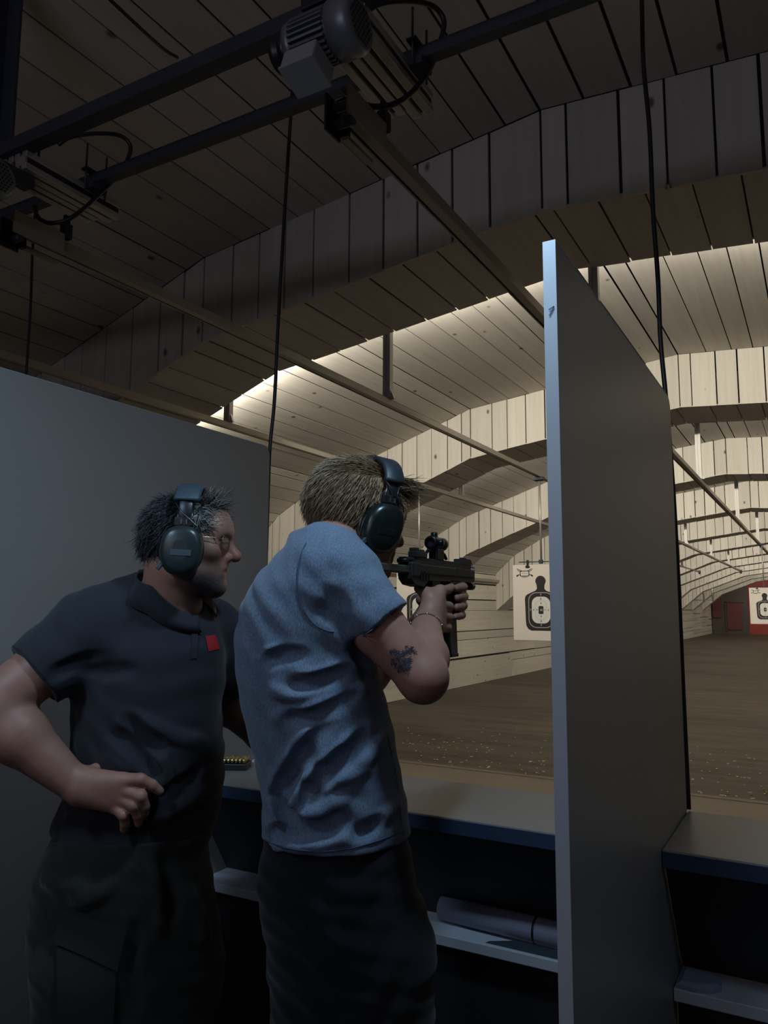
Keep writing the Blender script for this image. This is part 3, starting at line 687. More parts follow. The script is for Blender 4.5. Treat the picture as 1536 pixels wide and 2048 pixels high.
def tint_mat(name, rough=.5, sss=0.0, bump=0.0, bscale=300., spec=.4):
    m = bpy.data.materials.new(name); m.use_nodes = True; nt = m.node_tree; b = nt.nodes['Principled BSDF']; N = nt.nodes.new; Lk = nt.links.new
    a = N('ShaderNodeVertexColor'); a.layer_name = 'tint'; b.inputs['Roughness'].default_value = rough; b.inputs['Specular IOR Level'].default_value = spec
    tc = N('ShaderNodeTexCoord'); n = N('ShaderNodeTexNoise'); n.inputs['Scale'].default_value = 55; n.inputs['Detail'].default_value = 4; Lk(tc.outputs['Object'], n.inputs['Vector'])
    r = N('ShaderNodeMapRange'); r.inputs['To Min'].default_value = .86; r.inputs['To Max'].default_value = 1.14; Lk(n.outputs['Fac'], r.inputs['Value'])
    s = N('ShaderNodeVectorMath'); s.operation = 'SCALE'; Lk(a.outputs['Color'], s.inputs[0]); Lk(r.outputs['Result'], s.inputs['Scale']); Lk(s.outputs[0], b.inputs['Base Color'])
    if sss: b.inputs['Subsurface Weight'].default_value = sss; b.inputs['Subsurface Radius'].default_value = (.012, .004, .002); b.inputs['Subsurface Scale'].default_value = .5
    if bump:
        n2 = N('ShaderNodeTexNoise'); n2.inputs['Scale'].default_value = bscale; n2.inputs['Detail'].default_value = 3; Lk(tc.outputs['Object'], n2.inputs['Vector'])
        bp = N('ShaderNodeBump'); bp.inputs['Strength'].default_value = bump; bp.inputs['Distance'].default_value = .001; Lk(n2.outputs['Fac'], bp.inputs['Height']); Lk(bp.outputs['Normal'], b.inputs['Normal'])
    return m
M_SKIN = tint_mat('skin', .5, .0, .25, 420.)
SKIN = np.array((.345, .172, .122)); 
class Frame:
    "head frame: f forward, l left, u up"
    def __init__(s, o, f, u):
        s.o = Vector(o); s.f = Vector(f).normalized(); s.u = (Vector(u) - s.f * Vector(u).dot(s.f)).normalized(); s.l = s.u.cross(s.f)
    def __call__(s, f, l, u): return s.o + s.f * f + s.l * l + s.u * u
    def ax(s): return (s.f, s.l, s.u)
    def loc(s, P):
        q = P - arr(s.o); return np.stack([q @ arr(s.f), q @ arr(s.l), q @ arr(s.u)], 1)
def head_prims(H, nose=1.0, brow=1.0, jaw=1.0, mouth=True, cu=.035, cr=.086, fz=.045, cf=-.012, cl=.098):
    A = H.ax(); out = [ell(H(cf, 0, cu), (cl, .077, cr), A, k=.02), ell(H(.036, 0, -.030), (.062, .060, .082), A, k=.03)]
    for s in (1, -1):
        out += [rcone(H(.010, s * .050, -.070), H(.074, s * .014, -.098), .022 * jaw, .019 * jaw, k=.025), ell(H(.064, s * .044, -.022), (.024, .022, .020), A, k=.02),
                rcone(H(.080, s * .040, .020), H(.090, s * .012, .016), .010 * brow, .011 * brow, k=.014)]
    out += [ell(H(.078, 0, -.100), (.020, .021, .018), A, k=.02), ell(H(.075, 0, fz), (.03, .055, .04), A, k=.03)]
    for s in (1, -1): out += [ell(H(.100, s * .034, -.006), (.018, .019, .012), A, k=.014, op=1)]
    for s in (1, -1): out += [ell(H(.0755, s * .033, -.006), (.0135, .015, .0125), A, k=.004)]
    out += [rcone(H(.090, 0, .006), H(.110 + .006 * nose, 0, -.030), .009, .0125 * nose, k=.012)]
    for s in (1, -1): out += [ell(H(.098, s * .012 * nose, -.036), (.012, .008, .009), A, k=.006)]
    out += [ell(H(.092, 0, -.050), (.010, .022, .012), A, k=.012), rcone(H(.091, -.018, -.060), H(.091, .018, -.060), .0075, .0075, k=.008), rcone(H(.089, -.016, -.073), H(.089, .016, -.073), .0085, .0085, k=.008)]
    if mouth: out += [rcone(H(.101, -.024, -.0665), H(.101, .024, -.0665), .0035, .0035, k=.004, op=1)]
    for s in (1, -1): out += [ell(H(-.004, s * .079, -.012), (.019, .008, .031), A, k=.006)]
    return out
def finger(P, r, k=.0035, k0=.007):
    "chain of joints; the first link blends into the palm"
    return [rcone(P[i], P[i + 1], r[i], r[i + 1], k=(k0 if i == 0 else k)) for i in range(len(P) - 1)]
def strands(name, roots, norms, flow, length, r, mat_, parent, seg=5, lift=.25, curl=0.0, seed=1, clump=.0, hug=None):
    rng = np.random.default_rng(seed); n = len(roots); P = roots.copy(); rings = []
    d = flow + norms * lift; d /= np.linalg.norm(d, axis=1)[:, None]
    L = length * rng.uniform(.6, 1.15, n); side = np.cross(d, norms); side /= np.maximum(np.linalg.norm(side, axis=1), 1e-6)[:, None]
    w1 = rng.normal(0, 1, (n, 3))
    for i in range(seg + 1):
        t = i / seg; rad = r * (1.0 - .75 * t ** 1.5)
        b = np.cross(d, side); ring = [P + side * rad * math.cos(a) + b * rad * math.sin(a) for a in (0, 2.094, 4.189)]
        rings.append(np.stack(ring, 1))
        P = P + d * (L / seg)[:, None]
        d = d + (flow - norms * lift * .9) * (.25 / seg * 3) + w1 * curl / seg + rng.normal(0, curl * .5, (n, 3)) / seg
        d /= np.linalg.norm(d, axis=1)[:, None]
        if hug is not None: P = hug(P, t)
        side = side - d * (side * d).sum(1)[:, None]; side /= np.maximum(np.linalg.norm(side, axis=1), 1e-6)[:, None]
    V = np.stack(rings, 1)                      # n, seg+1, 3, 3
    idx = np.arange(n * (seg + 1) * 3).reshape(n, seg + 1, 3); Q = []
    for i in range(seg):
        for j in range(3): Q.append(np.stack([idx[:, i, j], idx[:, i, (j + 1) % 3], idx[:, i + 1, (j + 1) % 3], idx[:, i + 1, j]], 1))
    return V.reshape(-1, 3), np.concatenate(Q)
def hair_mat(name, a, b, rough=.45):
    m = bpy.data.materials.new(name); m.use_nodes = True; nt = m.node_tree; bs = nt.nodes['Principled BSDF']; N = nt.nodes.new
    g = N('ShaderNodeNewGeometry'); r = N('ShaderNodeValToRGB'); r.color_ramp.elements[0].color = (*a, 1); r.color_ramp.elements[1].color = (*b, 1); r.color_ramp.elements[0].position = .25; r.color_ramp.elements[1].position = .9
    nt.links.new(g.outputs['Random Per Island'], r.inputs['Fac']); nt.links.new(r.outputs['Color'], bs.inputs['Base Color']); bs.inputs['Roughness'].default_value = rough; bs.inputs['Specular IOR Level'].default_value = .35
    return m
def fabric(name, a, b, scale=260., bump=.35, rough=.9, sheen=.15, stretch=(1, 1, 1)):
    m = bpy.data.materials.new(name); m.use_nodes = True; nt = m.node_tree; bs = nt.nodes['Principled BSDF']; N = nt.nodes.new; Lk = nt.links.new
    tc = N('ShaderNodeTexCoord'); mp = N('ShaderNodeMapping'); mp.inputs['Scale'].default_value = stretch; Lk(tc.outputs['Object'], mp.inputs['Vector'])
    n = N('ShaderNodeTexNoise'); n.inputs['Scale'].default_value = scale; n.inputs['Detail'].default_value = 3; Lk(mp.outputs['Vector'], n.inputs['Vector'])
    r = N('ShaderNodeValToRGB'); r.color_ramp.elements[0].color = (*a, 1); r.color_ramp.elements[1].color = (*b, 1); r.color_ramp.elements[0].position = .35; r.color_ramp.elements[1].position = .68
    Lk(n.outputs['Fac'], r.inputs['Fac']); Lk(r.outputs['Color'], bs.inputs['Base Color']); bs.inputs['Roughness'].default_value = rough; bs.inputs['Sheen Weight'].default_value = sheen; bs.inputs['Specular IOR Level'].default_value = .2
    bp = N('ShaderNodeBump'); bp.inputs['Strength'].default_value = bump; bp.inputs['Distance'].default_value = .0008; Lk(n.outputs['Fac'], bp.inputs['Height']); Lk(bp.outputs['Normal'], bs.inputs['Normal'])
    return m
VIEWR = Vector((RGT.x, RGT.y, 0)).normalized(); VIEWF = Vector((-VIEWR.y, VIEWR.x, 0))
def rings_from(rows, d, grow=0.0):
    "silhouette rows (v, left u, right u, half depth) at distance d -> stack rings with axes VIEWR / VIEWF"
    out = []
    for row in rows:
        v, ul, ur, ry = row[:4]; dd = row[4] if len(row) > 4 else d
        c = pt((ul + ur) / 2, v, dd); out.append((c.z, c.x, c.y, (ur - ul) / 2 * dd / F_PX + grow, ry + grow))
    return out
# ------------------------------------------------------------------ the shooter (blue shirt)
def clipped(prim, planes):
    "cut a shape with planes given as (point, outward normal)"
    f0 = prim[0]; PL = [(arr(a), arr(Vector(b).normalized())) for a, b in planes]
    def f(p):
        d = f0(p)
        for a, b in PL: d = np.maximum(d, (p - a) @ b)
        return d
    return (f,) + prim[1:]
SD = 1.52
S_F = (VIEWF * math.cos(math.radians(57)) + VIEWR * math.sin(math.radians(57)))
S_R = S_F.cross(Vector((0, 0, 1)))
HF = (S_F - Vector((0, 0, .10))).normalized(); HU = (Vector((0, 0, 1)) + S_F * .10 + S_R * .14).normalized()
HS = Frame(pt(712, 1040, 1.65), HF, HU)
sh = pt(657, 1148, 1.475); elb = pt(847, 1355, 1.42); wr = Vector((-.735, 1.492, 1.412))
mid_up = sh.lerp(elb, .55)
slc = pt(757, 1258, 1.447); arm_d = (elb - sh).normalized()
ROWS = [(1088, 596, 694, .060, 1.55), (1104, 566, 722, .085, 1.54), (1135, 528, 738, .100, 1.53), (1172, 502, 742, .115), (1220, 480, 742, .125), (1290, 469, 740, .130), (1360, 474, 760, .132), (1440, 490, 783, .132), (1520, 511, 797, .132), (1600, 526, 813, .136), (1660, 525, 821, .142), (1720, 520, 826, .146), (1790, 512, 838, .14)]
RT = rings_from(ROWS, SD)
neck_lo, neck_hi = pt(655, 1112, 1.575), HS(-.045, 0, -.045)
body = [stack([(z, x, y, a - .026, b - .026) for z, x, y, a, b in RT], VIEWR, VIEWF, k=.02)]
body += [rcone(neck_lo, neck_hi, .062, .056, k=.03), rcone(HS(-.02, 0, -.05), pt(662, 1108, 1.56), .052, .060, k=.03)]
body += [(f, c, R, max(k, .012) if i < 2 else k, op) for i, (f, c, R, k, op) in enumerate(head_prims(HS))]
body += [rcone(sh, mid_up, .060, .050, k=.012), rcone(mid_up, elb, .051, .043, k=.010), rcone(elb, elb.lerp(wr, .35), .042, .0445, k=.02), rcone(elb.lerp(wr, .35), wr, .0445, .0315, k=.02), ell(elb + Vector((0, -.008, -.004)), (.034, .034, .034), k=.02)]
# right hand closed round the pistol grip
for zz, q in ((1.487, .0), (1.456, .0), (1.432, .0), (1.409, -.004)):
    body.append(rcone(wr + Vector((0, .010, (zz - 1.44) * .35)), (-.7335, 1.560 + q, zz), .0245, .0150, k=.012))
body += [rcone((-.738, 1.515, 1.445), (-.752, 1.548, 1.478), .022, .017, k=.012)]
body += finger([(-.7335, 1.560, 1.487), (-.7365, 1.607, 1.492), (-.7435, 1.640, 1.497), (-.752, 1.660, 1.496)], (.0118, .0105, .0092, .0080))
for zz, q, r in ((1.456, .0, 1.0), (1.432, .0, .96), (1.409, -.006, .86)):
    body += finger([(-.7330, 1.560 + q, zz), (-.7340, 1.604 + q, zz - .003), (-.762, 1.620 + q, zz - .006), (-.788, 1.607 + q, zz - .006)], (.0130 * r, .0118 * r, .0105 * r, .0090 * r))
body += finger([(-.745, 1.530, 1.472), (-.778, 1.548, 1.494), (-.794, 1.580, 1.500), (-.794, 1.606, 1.500)], (.0165, .0125, .0110, .0095))
# left arm reaching under the gun, left hand round the front grip
shl = pt(585, 1190, 1.69); ell_ = Vector((-.985, 1.56, 1.235)); wl = Vector((-.832, 1.652, 1.405))
body += [rcone(shl, ell_, .058, .043, k=.03), rcone(ell_, ell_.lerp(wl, .35), .042, .042, k=.02), rcone(ell_.lerp(wl, .35), wl, .042, .028, k=.02)]
LZ = (1.497, 1.475, 1.453, 1.431)
for zz in LZ: body.append(rcone(wl + Vector((0, .008, (zz - 1.46) * .35)), (-.806, 1.698, zz), .024, .0145, k=.012))
for i, zz in enumerate(LZ):
    r = (1.0, 1.0, .96, .86)[i]; q = (0, .004, 0, -.008)[i]
    body += finger([(-.806, 1.698 + q, zz), (-.786, 1.732 + q, zz + .002), (-.7520, 1.727 + q, zz + .003), (-.7440, 1.693 + q, zz + .001), (-.7445, 1.670 + q, zz - .001)], (.0128 * r, .0118 * r, .0115 * r, .0105 * r, .0088 * r))
body += finger([(-.825, 1.655, 1.470), (-.808, 1.668, 1.500), (-.797, 1.695, 1.507), (-.796, 1.715, 1.507)], (.016, .0125, .011, .0092))
shooter = empty('person', (-.86, 1.33, 0.0), 'person in a blue grey t-shirt and dark jeans aiming the compact gun downrange', 'person', 'two men in the booth')
P, Q = mesh_sdf(body, .0030); P = relax(P, Q, 1, .4)
col = np.tile(SKIN, (len(P), 1))
L = HS.loc(P); face = (L[:, 0] > .02) & (L[:, 2] > -.12) & (np.abs(L[:, 1]) < .09)
lips = np.exp(-(((L[:, 2] + .0665) / .008) ** 2)) * (L[:, 0] > .085) * (np.abs(L[:, 1]) < .024)
col = col * (1 - lips[:, None] * np.array((.05, .35, .3)))
col *= (1 - .10 * np.exp(-(np.linalg.norm(P - arr(elb), axis=1) / .05) ** 2)[:, None] * np.array((.2, 1, 1)))
TX = np.array((1.0, 0.0)); strokes = []
def letters(word, o, h, w_, ang):
    ca, sa = math.cos(ang), math.sin(ang)
    G = {'E': [((0, 0), (0, 1)), ((0, 0), (.7, 0)), ((0, .5), (.6, .5)), ((0, 1), (.7, 1))], 'N': [((0, 0), (0, 1)), ((0, 1), (.7, 0)), ((.7, 0), (.7, 1))], 'C': [((.7, .1), (.1, 0)), ((.1, 0), (0, .9)), ((0, .9), (.7, 1))]}
    for i, ch in enumerate(word):
        for a, b in G[ch]:
            q = [(o[0] + ca * ((i + x) * w_) + sa * (y * h) * 1, o[1] + sa * ((i + x) * w_) * 1 - ca * (y * h)) for x, y in (a, b)]
            strokes.append(q)
letters('ENCE', (800, 1313), 9, 7.0, -.30)
rs = random.Random(4)
for (cx, cy, sx, sy, n) in ((793, 1306, 14, 7, 40), (800, 1322, 20, 8, 80), (803, 1336, 15, 8, 55), (820, 1299, 10, 7, 24)):
    for i in range(n):
        u, v = cx + rs.uniform(-sx, sx), cy + rs.uniform(-sy, sy); a = rs.choice((-.3, -.3, 1.27, 1.0, .4)); l = rs.uniform(3, 8)
        strokes.append(((u, v), (u + l * math.cos(a), v + l * math.sin(a))))
TV, TQ = [], []
for a, b in strokes:
    A_, B_ = march(body, *a), march(body, *b); A_ = A_ - (A_ - CAM).normalized() * .0010; B_ = B_ - (B_ - CAM).normalized() * .0010
    if (A_ - B_).length > .02: continue
    t = (B_ - A_).normalized(); q = t.cross((A_ - CAM).normalized()) * .0007; n0 = len(P) + len(TV); TV += [arr(A_ - q), arr(B_ - q), arr(B_ + q), arr(A_ + q)]; TQ.append((n0, n0 + 1, n0 + 2, n0 + 3))
nq = len(Q); P = np.concatenate([P, np.array(TV)]); Q = np.concatenate([Q, np.array(TQ)]); col = np.concatenate([col, np.tile(SKIN, (len(TV), 1))])
bo = np_mesh('body', P, Q, [M_SKIN, mat('tattoo_ink', (.035, .035, .05), .6)], shooter, col)
mi = np.zeros(len(bo.data.polygons), np.int32); mi[nq:] = 1; bo.data.polygons.foreach_set('material_index', mi)
# t-shirt
tee = [stack([(z, x, y, a, b) for z, x, y, a, b in RT], VIEWR, VIEWF, k=.03)]
tee[0] = clipped(tee[0], [((0, 0, pt(640, 1714, 1.375).z), (0, 0, -1))])
HEM_Z = pt(640, 1714, 1.375).z
slv = rcone(sh, sh.lerp(elb, .85), .080, .065, k=.035)
tee.append(clipped(slv, [(slc, arm_d)]))
tee.append(clipped(rcone(pt(690, 1150, 1.50), pt(640, 1118, 1.51), .066, .068, k=.04), [(slc, arm_d)]))
sl2 = rcone(shl, shl.lerp(ell_, .75), .078, .064, k=.035); tee.append(clipped(sl2, [(shl.lerp(ell_, .62), (ell_ - shl))]))
tee0 = list(tee)
def ridge(line, r, depth, op=0, k=.016):
    "a fold of the cloth lying along a line drawn on the shirt"
    line = [(p.x, p.y) for p in catmull([(u, v, 0) for u, v in line], 4)]
    Wp = [march(tee0, u, v) for u, v in line]; vd = [(p - CAM).normalized() for p in Wp]
    n = len(Wp) - 1; tp = [math.sin(math.pi * min(1, max(0, (i + .3) / (n + .6)))) ** .5 for i in range(n + 1)]
    # the fold sinks under the cloth towards both ends
    Wp = [p + d * (depth + (1 - t) * r * (1.0 if op == 0 else -1.0)) for p, d, t in zip(Wp, vd, tp)]
    return [rcone(Wp[i], Wp[i + 1], r, r, k=k, op=op) for i in range(n)]
FOLDS = [([(648, 1432), (622, 1462), (590, 1500), (562, 1548), (544, 1590)], .010, .0035), ([(730, 1456), (700, 1482), (663, 1515), (625, 1550), (592, 1592), (572, 1628)], .010, .0035), ([(762, 1478), (735, 1508), (708, 1535)], .008, .004),
         ([(579, 1360), (612, 1356), (650, 1347), (704, 1328)], .007, .003), ([(556, 1433), (600, 1424), (650, 1413), (690, 1398), (724, 1376)], .008, .003), ([(527, 1316), (560, 1304), (611, 1306)], .007, .003),
         ([(545, 1378), (580, 1388), (620, 1384)], .006, .003), ([(606, 1638), (650, 1615), (690, 1592)], .008, .004), ([(700, 1678), (745, 1648), (790, 1612)], .008, .004), ([(535, 1652), (580, 1640), (625, 1625)], .008, .004),
         ([(545, 1600), (560, 1615), (580, 1640), (600, 1655)], .009, .003), ([(560, 1690), (640, 1685), (720, 1665)], .007, .004), ([(640, 1575), (680, 1555), (730, 1540)], .006, .003)]
for line, r, dp in FOLDS: tee += ridge(line, r, dp)
GRV = [([(655, 1450), (610, 1505), (575, 1560), (556, 1596)], .010, -.0045), ([(735, 1470), (690, 1512), (648, 1552), (610, 1600)], .010, -.0045), ([(530, 1322), (570, 1312), (612, 1315)], .007, -.004), ([(580, 1370), (640, 1362), (700, 1340)], .007, -.004),
       ([(570, 1442), (640, 1428), (715, 1392)], .007, -.004), ([(545, 1666), (600, 1664), (655, 1655), (700, 1642)], .010, -.005), ([(560, 1612), (575, 1632), (592, 1650)], .008, -.004), ([(715, 1672), (760, 1645)], .007, -.004),
       ([(662, 1232), (690, 1262), (720, 1300), (742, 1345)], .012, -.006), ([(655, 1185), (668, 1225)], .006, -.004), ([(678, 1180), (680, 1222)], .006, -.004), ([(640, 1212), (664, 1240)], .006, -.004)]
for line, r, dp in GRV: tee += ridge(line, r * 1.15, dp, op=1, k=.018)
tee.append(rcone(neck_lo - (neck_hi - neck_lo) * .6, neck_hi, .0655, .064, k=.006, op=1)); tee.append(rcone(pt(662, 1112, 1.56), HS(-.02, 0, -.05), .064, .058, k=.006, op=1))
cloth_n = np.random.default_rng(3)
def shell(t):
    def post(p, d):
        w_ = .0011 * np.sin(p[:, 2] * 95 + 6 * np.sin(p[:, 0] * 14) + 3 * p[:, 1]) + .0009 * np.sin(p[:, 0] * 120 + p[:, 2] * 60 + 4 * np.sin(p[:, 2] * 17))
        d = d + w_; return np.maximum(d, -(d + t))
    return post
P, Q = mesh_sdf(tee, .0032, shell(.009)); P = relax(P, Q, 1, .5)
M_TEE = fabric('heather_blue_jersey', (.098, .132, .190), (.170, .212, .285), 420., .25, .9, .2, (1, 1, .45))
np_mesh('t_shirt', P, Q, [M_TEE], shooter)
# seams of the shirt: shoulder seam, side seam, hems
M_SEAM = mat('seam_thread', (.055, .075, .12), .9)
mb = MB()
def seam(line, r=.0013, depth=.0002):
    line = [(p.x, p.y) for p in catmull([(u, v, 0) for u, v in line], 6)]
    Wp = [march(tee, u, v) for u, v in line]; Wp = [p - (p - CAM).normalized() * .0012 for p in Wp]; mb.tube(Wp, r, 6)
seam([(612, 1086), (602, 1110), (596, 1140), (595, 1170), (600, 1200), (612, 1228), (630, 1250), (655, 1262), (668, 1264)])
mb.build('shoulder_seam', [M_SEAM], shooter)
mb = MB(); seam([(775, 1470), (788, 1530), (796, 1580), (802, 1640), (806, 1672)], .001); mb.build('side_seam', [M_SEAM], shooter)
# bottom hem and sleeve hem: stitched lines
mb = MB()
seam([(529, 1680), (552, 1690), (590, 1699), (640, 1703), (690, 1699), (740, 1687), (785, 1671), (812, 1660)], .0011, .0002)
mb.build('hem_stitching', [M_SEAM], shooter)
mb = MB(); seam([(713, 1281), (735, 1266), (760, 1248), (785, 1226), (794, 1217)], .0010, .0002); mb.build('sleeve_stitching', [M_SEAM], shooter)
# jeans
jr = rings_from([(1660, 530, 815, .125), (1720, 520, 824, .130), (1780, 513, 838, .132), (1850, 526, 852, .130), (1950, 545, 849, .120), (2060, 556, 846, .115), (2150, 566, 838, .11)], SD - .01)
jeans = [stack(jr, VIEWR, VIEWF, k=.02)]
for (u, d, fx) in ((632, 1.56, -.02), (770, 1.48, .01)):
    a = pt(u, 1900, d); b = Vector((a.x + fx, a.y + .02, .50)); c = Vector((a.x + fx, a.y - .01, .045))
    jeans += [rcone(a, b, .098, .070, k=.03), rcone(b, c, .068, .056, k=.02)]
def crumple(t, amp=.002):
    def post(p, d):
        d = d + amp * np.sin(p[:, 2] * 60 + 5 * np.sin(p[:, 0] * 21 + p[:, 1] * 9)) + amp * .6 * np.sin(p[:, 2] * 130 + 40 * p[:, 0]); return d
    return post
P, Q = mesh_sdf(jeans, .006, crumple(0)); P = relax(P, Q, 1, .5)
np_mesh('jeans', P, Q, [fabric('black_denim', (.0055, .006, .009), (.012, .013, .018), 500., .3)], shooter)
for (u, d, fx) in ((632, 1.56, -.02), (770, 1.48, .01)):
    a = pt(u, 1900, d); c = Vector((a.x + fx, a.y - .01, .0)); f = S_F
    P, Q = mesh_sdf([rcone(c + Vector((0, 0, .05)) - f * .05, c + Vector((0, 0, .042)) + f * .14, .048, .038, k=.02), boxp(c + f * .045 + Vector((0, 0, .012)), (.145, .047, .012), (f, Vector((-f.y, f.x, 0)), Vector((0, 0, 1))), .008)], .005)
    np_mesh('shoe', P, Q, [M_BLACKP], shooter)
# hair
M_HAIRS = hair_mat('brown_blond_hair', (.13, .078, .042), (.46, .31, .18)); rng = np.random.default_rng(7)
def scalp(H, n, keep, rad=(.1010, .0795, .0885), cen=(-.012, 0, .035)):
    q = rng.normal(0, 1, (n * 4, 3)); q /= np.linalg.norm(q, axis=1)[:, None]; loc = q * np.array(rad) + np.array(cen)
    m = keep(loc); loc = loc[m][:n]; nm = loc - np.array(cen); nm = nm / np.array(rad) ** 2; nm /= np.linalg.norm(nm, axis=1)[:, None]
    A = np.array([arr(a) for a in H.ax()]); return loc, loc @ A + arr(H.o), nm @ A, A
def hair_region(l): return ~((l[:, 0] > .062) & (l[:, 2] < .075)) & ~((l[:, 2] < .000) & (l[:, 0] > -.012)) & (l[:, 2] > -.050 - .25 * np.minimum(0, l[:, 0] + .05))
loc, rt, nm, A = scalp(HS, 7000, hair_region)
fl = np.where((loc[:, 0] > .035)[:, None], np.array((.95, .05, -.12)), np.array((-.42, .06, -.85)) + np.where(loc[:, 2] > .095, 1, 0)[:, None] * np.array((-.45, 0, .5)))
fl = fl @ A; fl = fl - nm * (fl * nm).sum(1)[:, None]; fl /= np.linalg.norm(fl, axis=1)[:, None]
ln = np.where(loc[:, 0] > .035, .050, np.where(loc[:, 2] < -.01, .022, .040))
cap_fn = ell(HS(-.012, 0, .035), (.1035, .082, .092), HS.ax())
def hugf(P, t):
    q = (P - arr(HS(-.012, 0, .035))) @ A.T; k = np.linalg.norm(q / np.array((.1055 + .005 * t, .0835 + .005 * t, .0935 + .006 * t)), axis=1)
    return P + ((q * (1 / np.maximum(k, 1e-6) - 1)[:, None]) @ A) * np.where(k < 1, 1.0, 0)[:, None]
Vh, Qh = strands('hair', rt, nm, fl, ln, .0009, None, None, 5, .30, .22, 3, hug=hugf)
capP, capQ = mesh_sdf([cap_fn], .004, lambda p, d: np.maximum(d, np.maximum(-(d + .008), np.where(hair_region(HS.loc(p)), -.01, .01))))
np_mesh('hair', np.concatenate([Vh, capP]), np.concatenate([Qh, capQ + len(Vh)]), [M_HAIRS], shooter)
# loose tuft on the crown and fringe past the forehead
tl = np.stack([rng.normal(.010, .020, 130), rng.normal(0, .018, 130), np.full(130, .118)], 1)
tr = tl @ A + arr(HS.o); tn = np.tile(arr(HS.u), (130, 1)); tf = rng.normal(0, .5, (130, 3)) + arr(HS.f) * .9 + arr(HS.u) * .5; tf /= np.linalg.norm(tf, axis=1)[:, None]
V1, Q1 = strands('tuft', tr, tn, tf, .034, .0006, None, None, 6, .35, .9, 5)
fr_n = 800; tl = np.stack([rng.uniform(.055, .082, fr_n), rng.uniform(-.062, .05, fr_n), rng.uniform(.070, .104, fr_n)], 1)
tr = tl @ A + arr(HS.o); tn = np.tile(arr((HS.f * .6 + HS.u * .8).normalized()), (fr_n, 1)); tf = np.tile(arr((HS.f * .9 - HS.u * .25).normalized()), (fr_n, 1)) + rng.normal(0, .25, (fr_n, 3)); tf /= np.linalg.norm(tf, axis=1)[:, None]
V2, Q2 = strands('fringe', tr, tn, tf, .056, .0009, None, None, 6, .22, .35, 6)
np_mesh('fringe', np.concatenate([V1, V2]), np.concatenate([Q1, Q2 + len(V1)]), [M_HAIRS], shooter)
# ------------------------------------------------------------------ the man watching (dark polo shirt)
MD = 1.75
M_F = (VIEWR * math.cos(math.radians(42)) - VIEWF * math.sin(math.radians(42)))
MH_F = VIEWR * math.cos(math.radians(6)) + VIEWF * math.sin(math.radians(6))
HM = Frame(pt(366, 1080, 1.72), MH_F - Vector((0, 0, .04)), Vector((0, 0, 1)) + MH_F * .04)
MROWS = [(1180, 262, 386, .075, 1.76), (1205, 205, 408, .095, 1.76), (1240, 165, 432, .115, 1.76), (1290, 150, 446, .130), (1350, 148, 451, .140), (1420, 149, 441, .148), (1500, 150, 446, .155), (1570, 142, 446, .155), (1640, 112, 434, .150), (1700, 92, 416, .150), (1760, 84, 418, .145)]
MR = rings_from(MROWS, MD)
man = empty('person', (-1.32, 1.28, 0.0), 'person in a dark polo shirt with one hand on the hip, watching the shooter', 'person', 'two men in the booth')
msh, mel, mwr = pt(168, 1272, 1.68), pt(-22, 1418, 1.56), pt(146, 1566, 1.575)
msl, mell, mwl = pt(420, 1268, 1.86), pt(458, 1412, 1.96), Vector((-1.27, 1.90, .972))
mneck = pt(340, 1222, 1.745)
mb_ = [stack([(z, x, y, a - .024, b - .024) for z, x, y, a, b in MR], VIEWR, VIEWF, k=.02)]
mb_ += [rcone(mneck, HM(-.022, 0, -.055), .064, .056, k=.03), rcone(pt(346, 1212, 1.735), HM(.000, 0, -.075), .056, .050, k=.03)]
mb_ += head_prims(HM, nose=1.12, brow=1.1, jaw=1.1, cu=.020, cr=.074, fz=.032, cf=.004, cl=.086)
mb_ += [rcone(msh, mel, .062, .054, k=.03), rcone(mel, mel.lerp(mwr, .35), .052, .055, k=.02), rcone(mel.lerp(mwr, .35), mwr, .055, .034, k=.02)]
HD = 1.578
def hp(u, v, d=HD): return pt(u, v, d)
for (u, v, r) in ((246, 1560, .0155), (249, 1579, .0160), (243, 1598, .0155), (230, 1614, .0140)): mb_.append(rcone(pt(160, 1572, 1.575).lerp(hp(u, v), .05) + Vector((0, 0, (1586 - v) * .0004)), hp(u, v), .027, r, k=.014))
mb_ += finger([hp(246, 1560), hp(281, 1559, 1.572), hp(304, 1570, 1.582), hp(319, 1582, 1.590)], (.0145, .0126, .0112, .0094), k0=.005)
mb_ += finger([hp(249, 1579), hp(281, 1592, 1.563), hp(288, 1612, 1.574), hp(288, 1628, 1.584)], (.0145, .0130, .0114, .0096), k0=.005)
mb_ += finger([hp(243, 1598), hp(268, 1610, 1.562), hp(276, 1629, 1.574), hp(277, 1646, 1.584)], (.0140, .0124, .0110, .0092), k0=.005)
mb_ += finger([hp(230, 1614), hp(247, 1630, 1.563), hp(250, 1646, 1.572), hp(248, 1658, 1.580)], (.0126, .0110, .0098, .0085), k0=.005)
mb_ += finger([hp(172, 1552, 1.585), hp(190, 1540, 1.605), hp(206, 1530, 1.620)], (.0180, .0130, .0105))
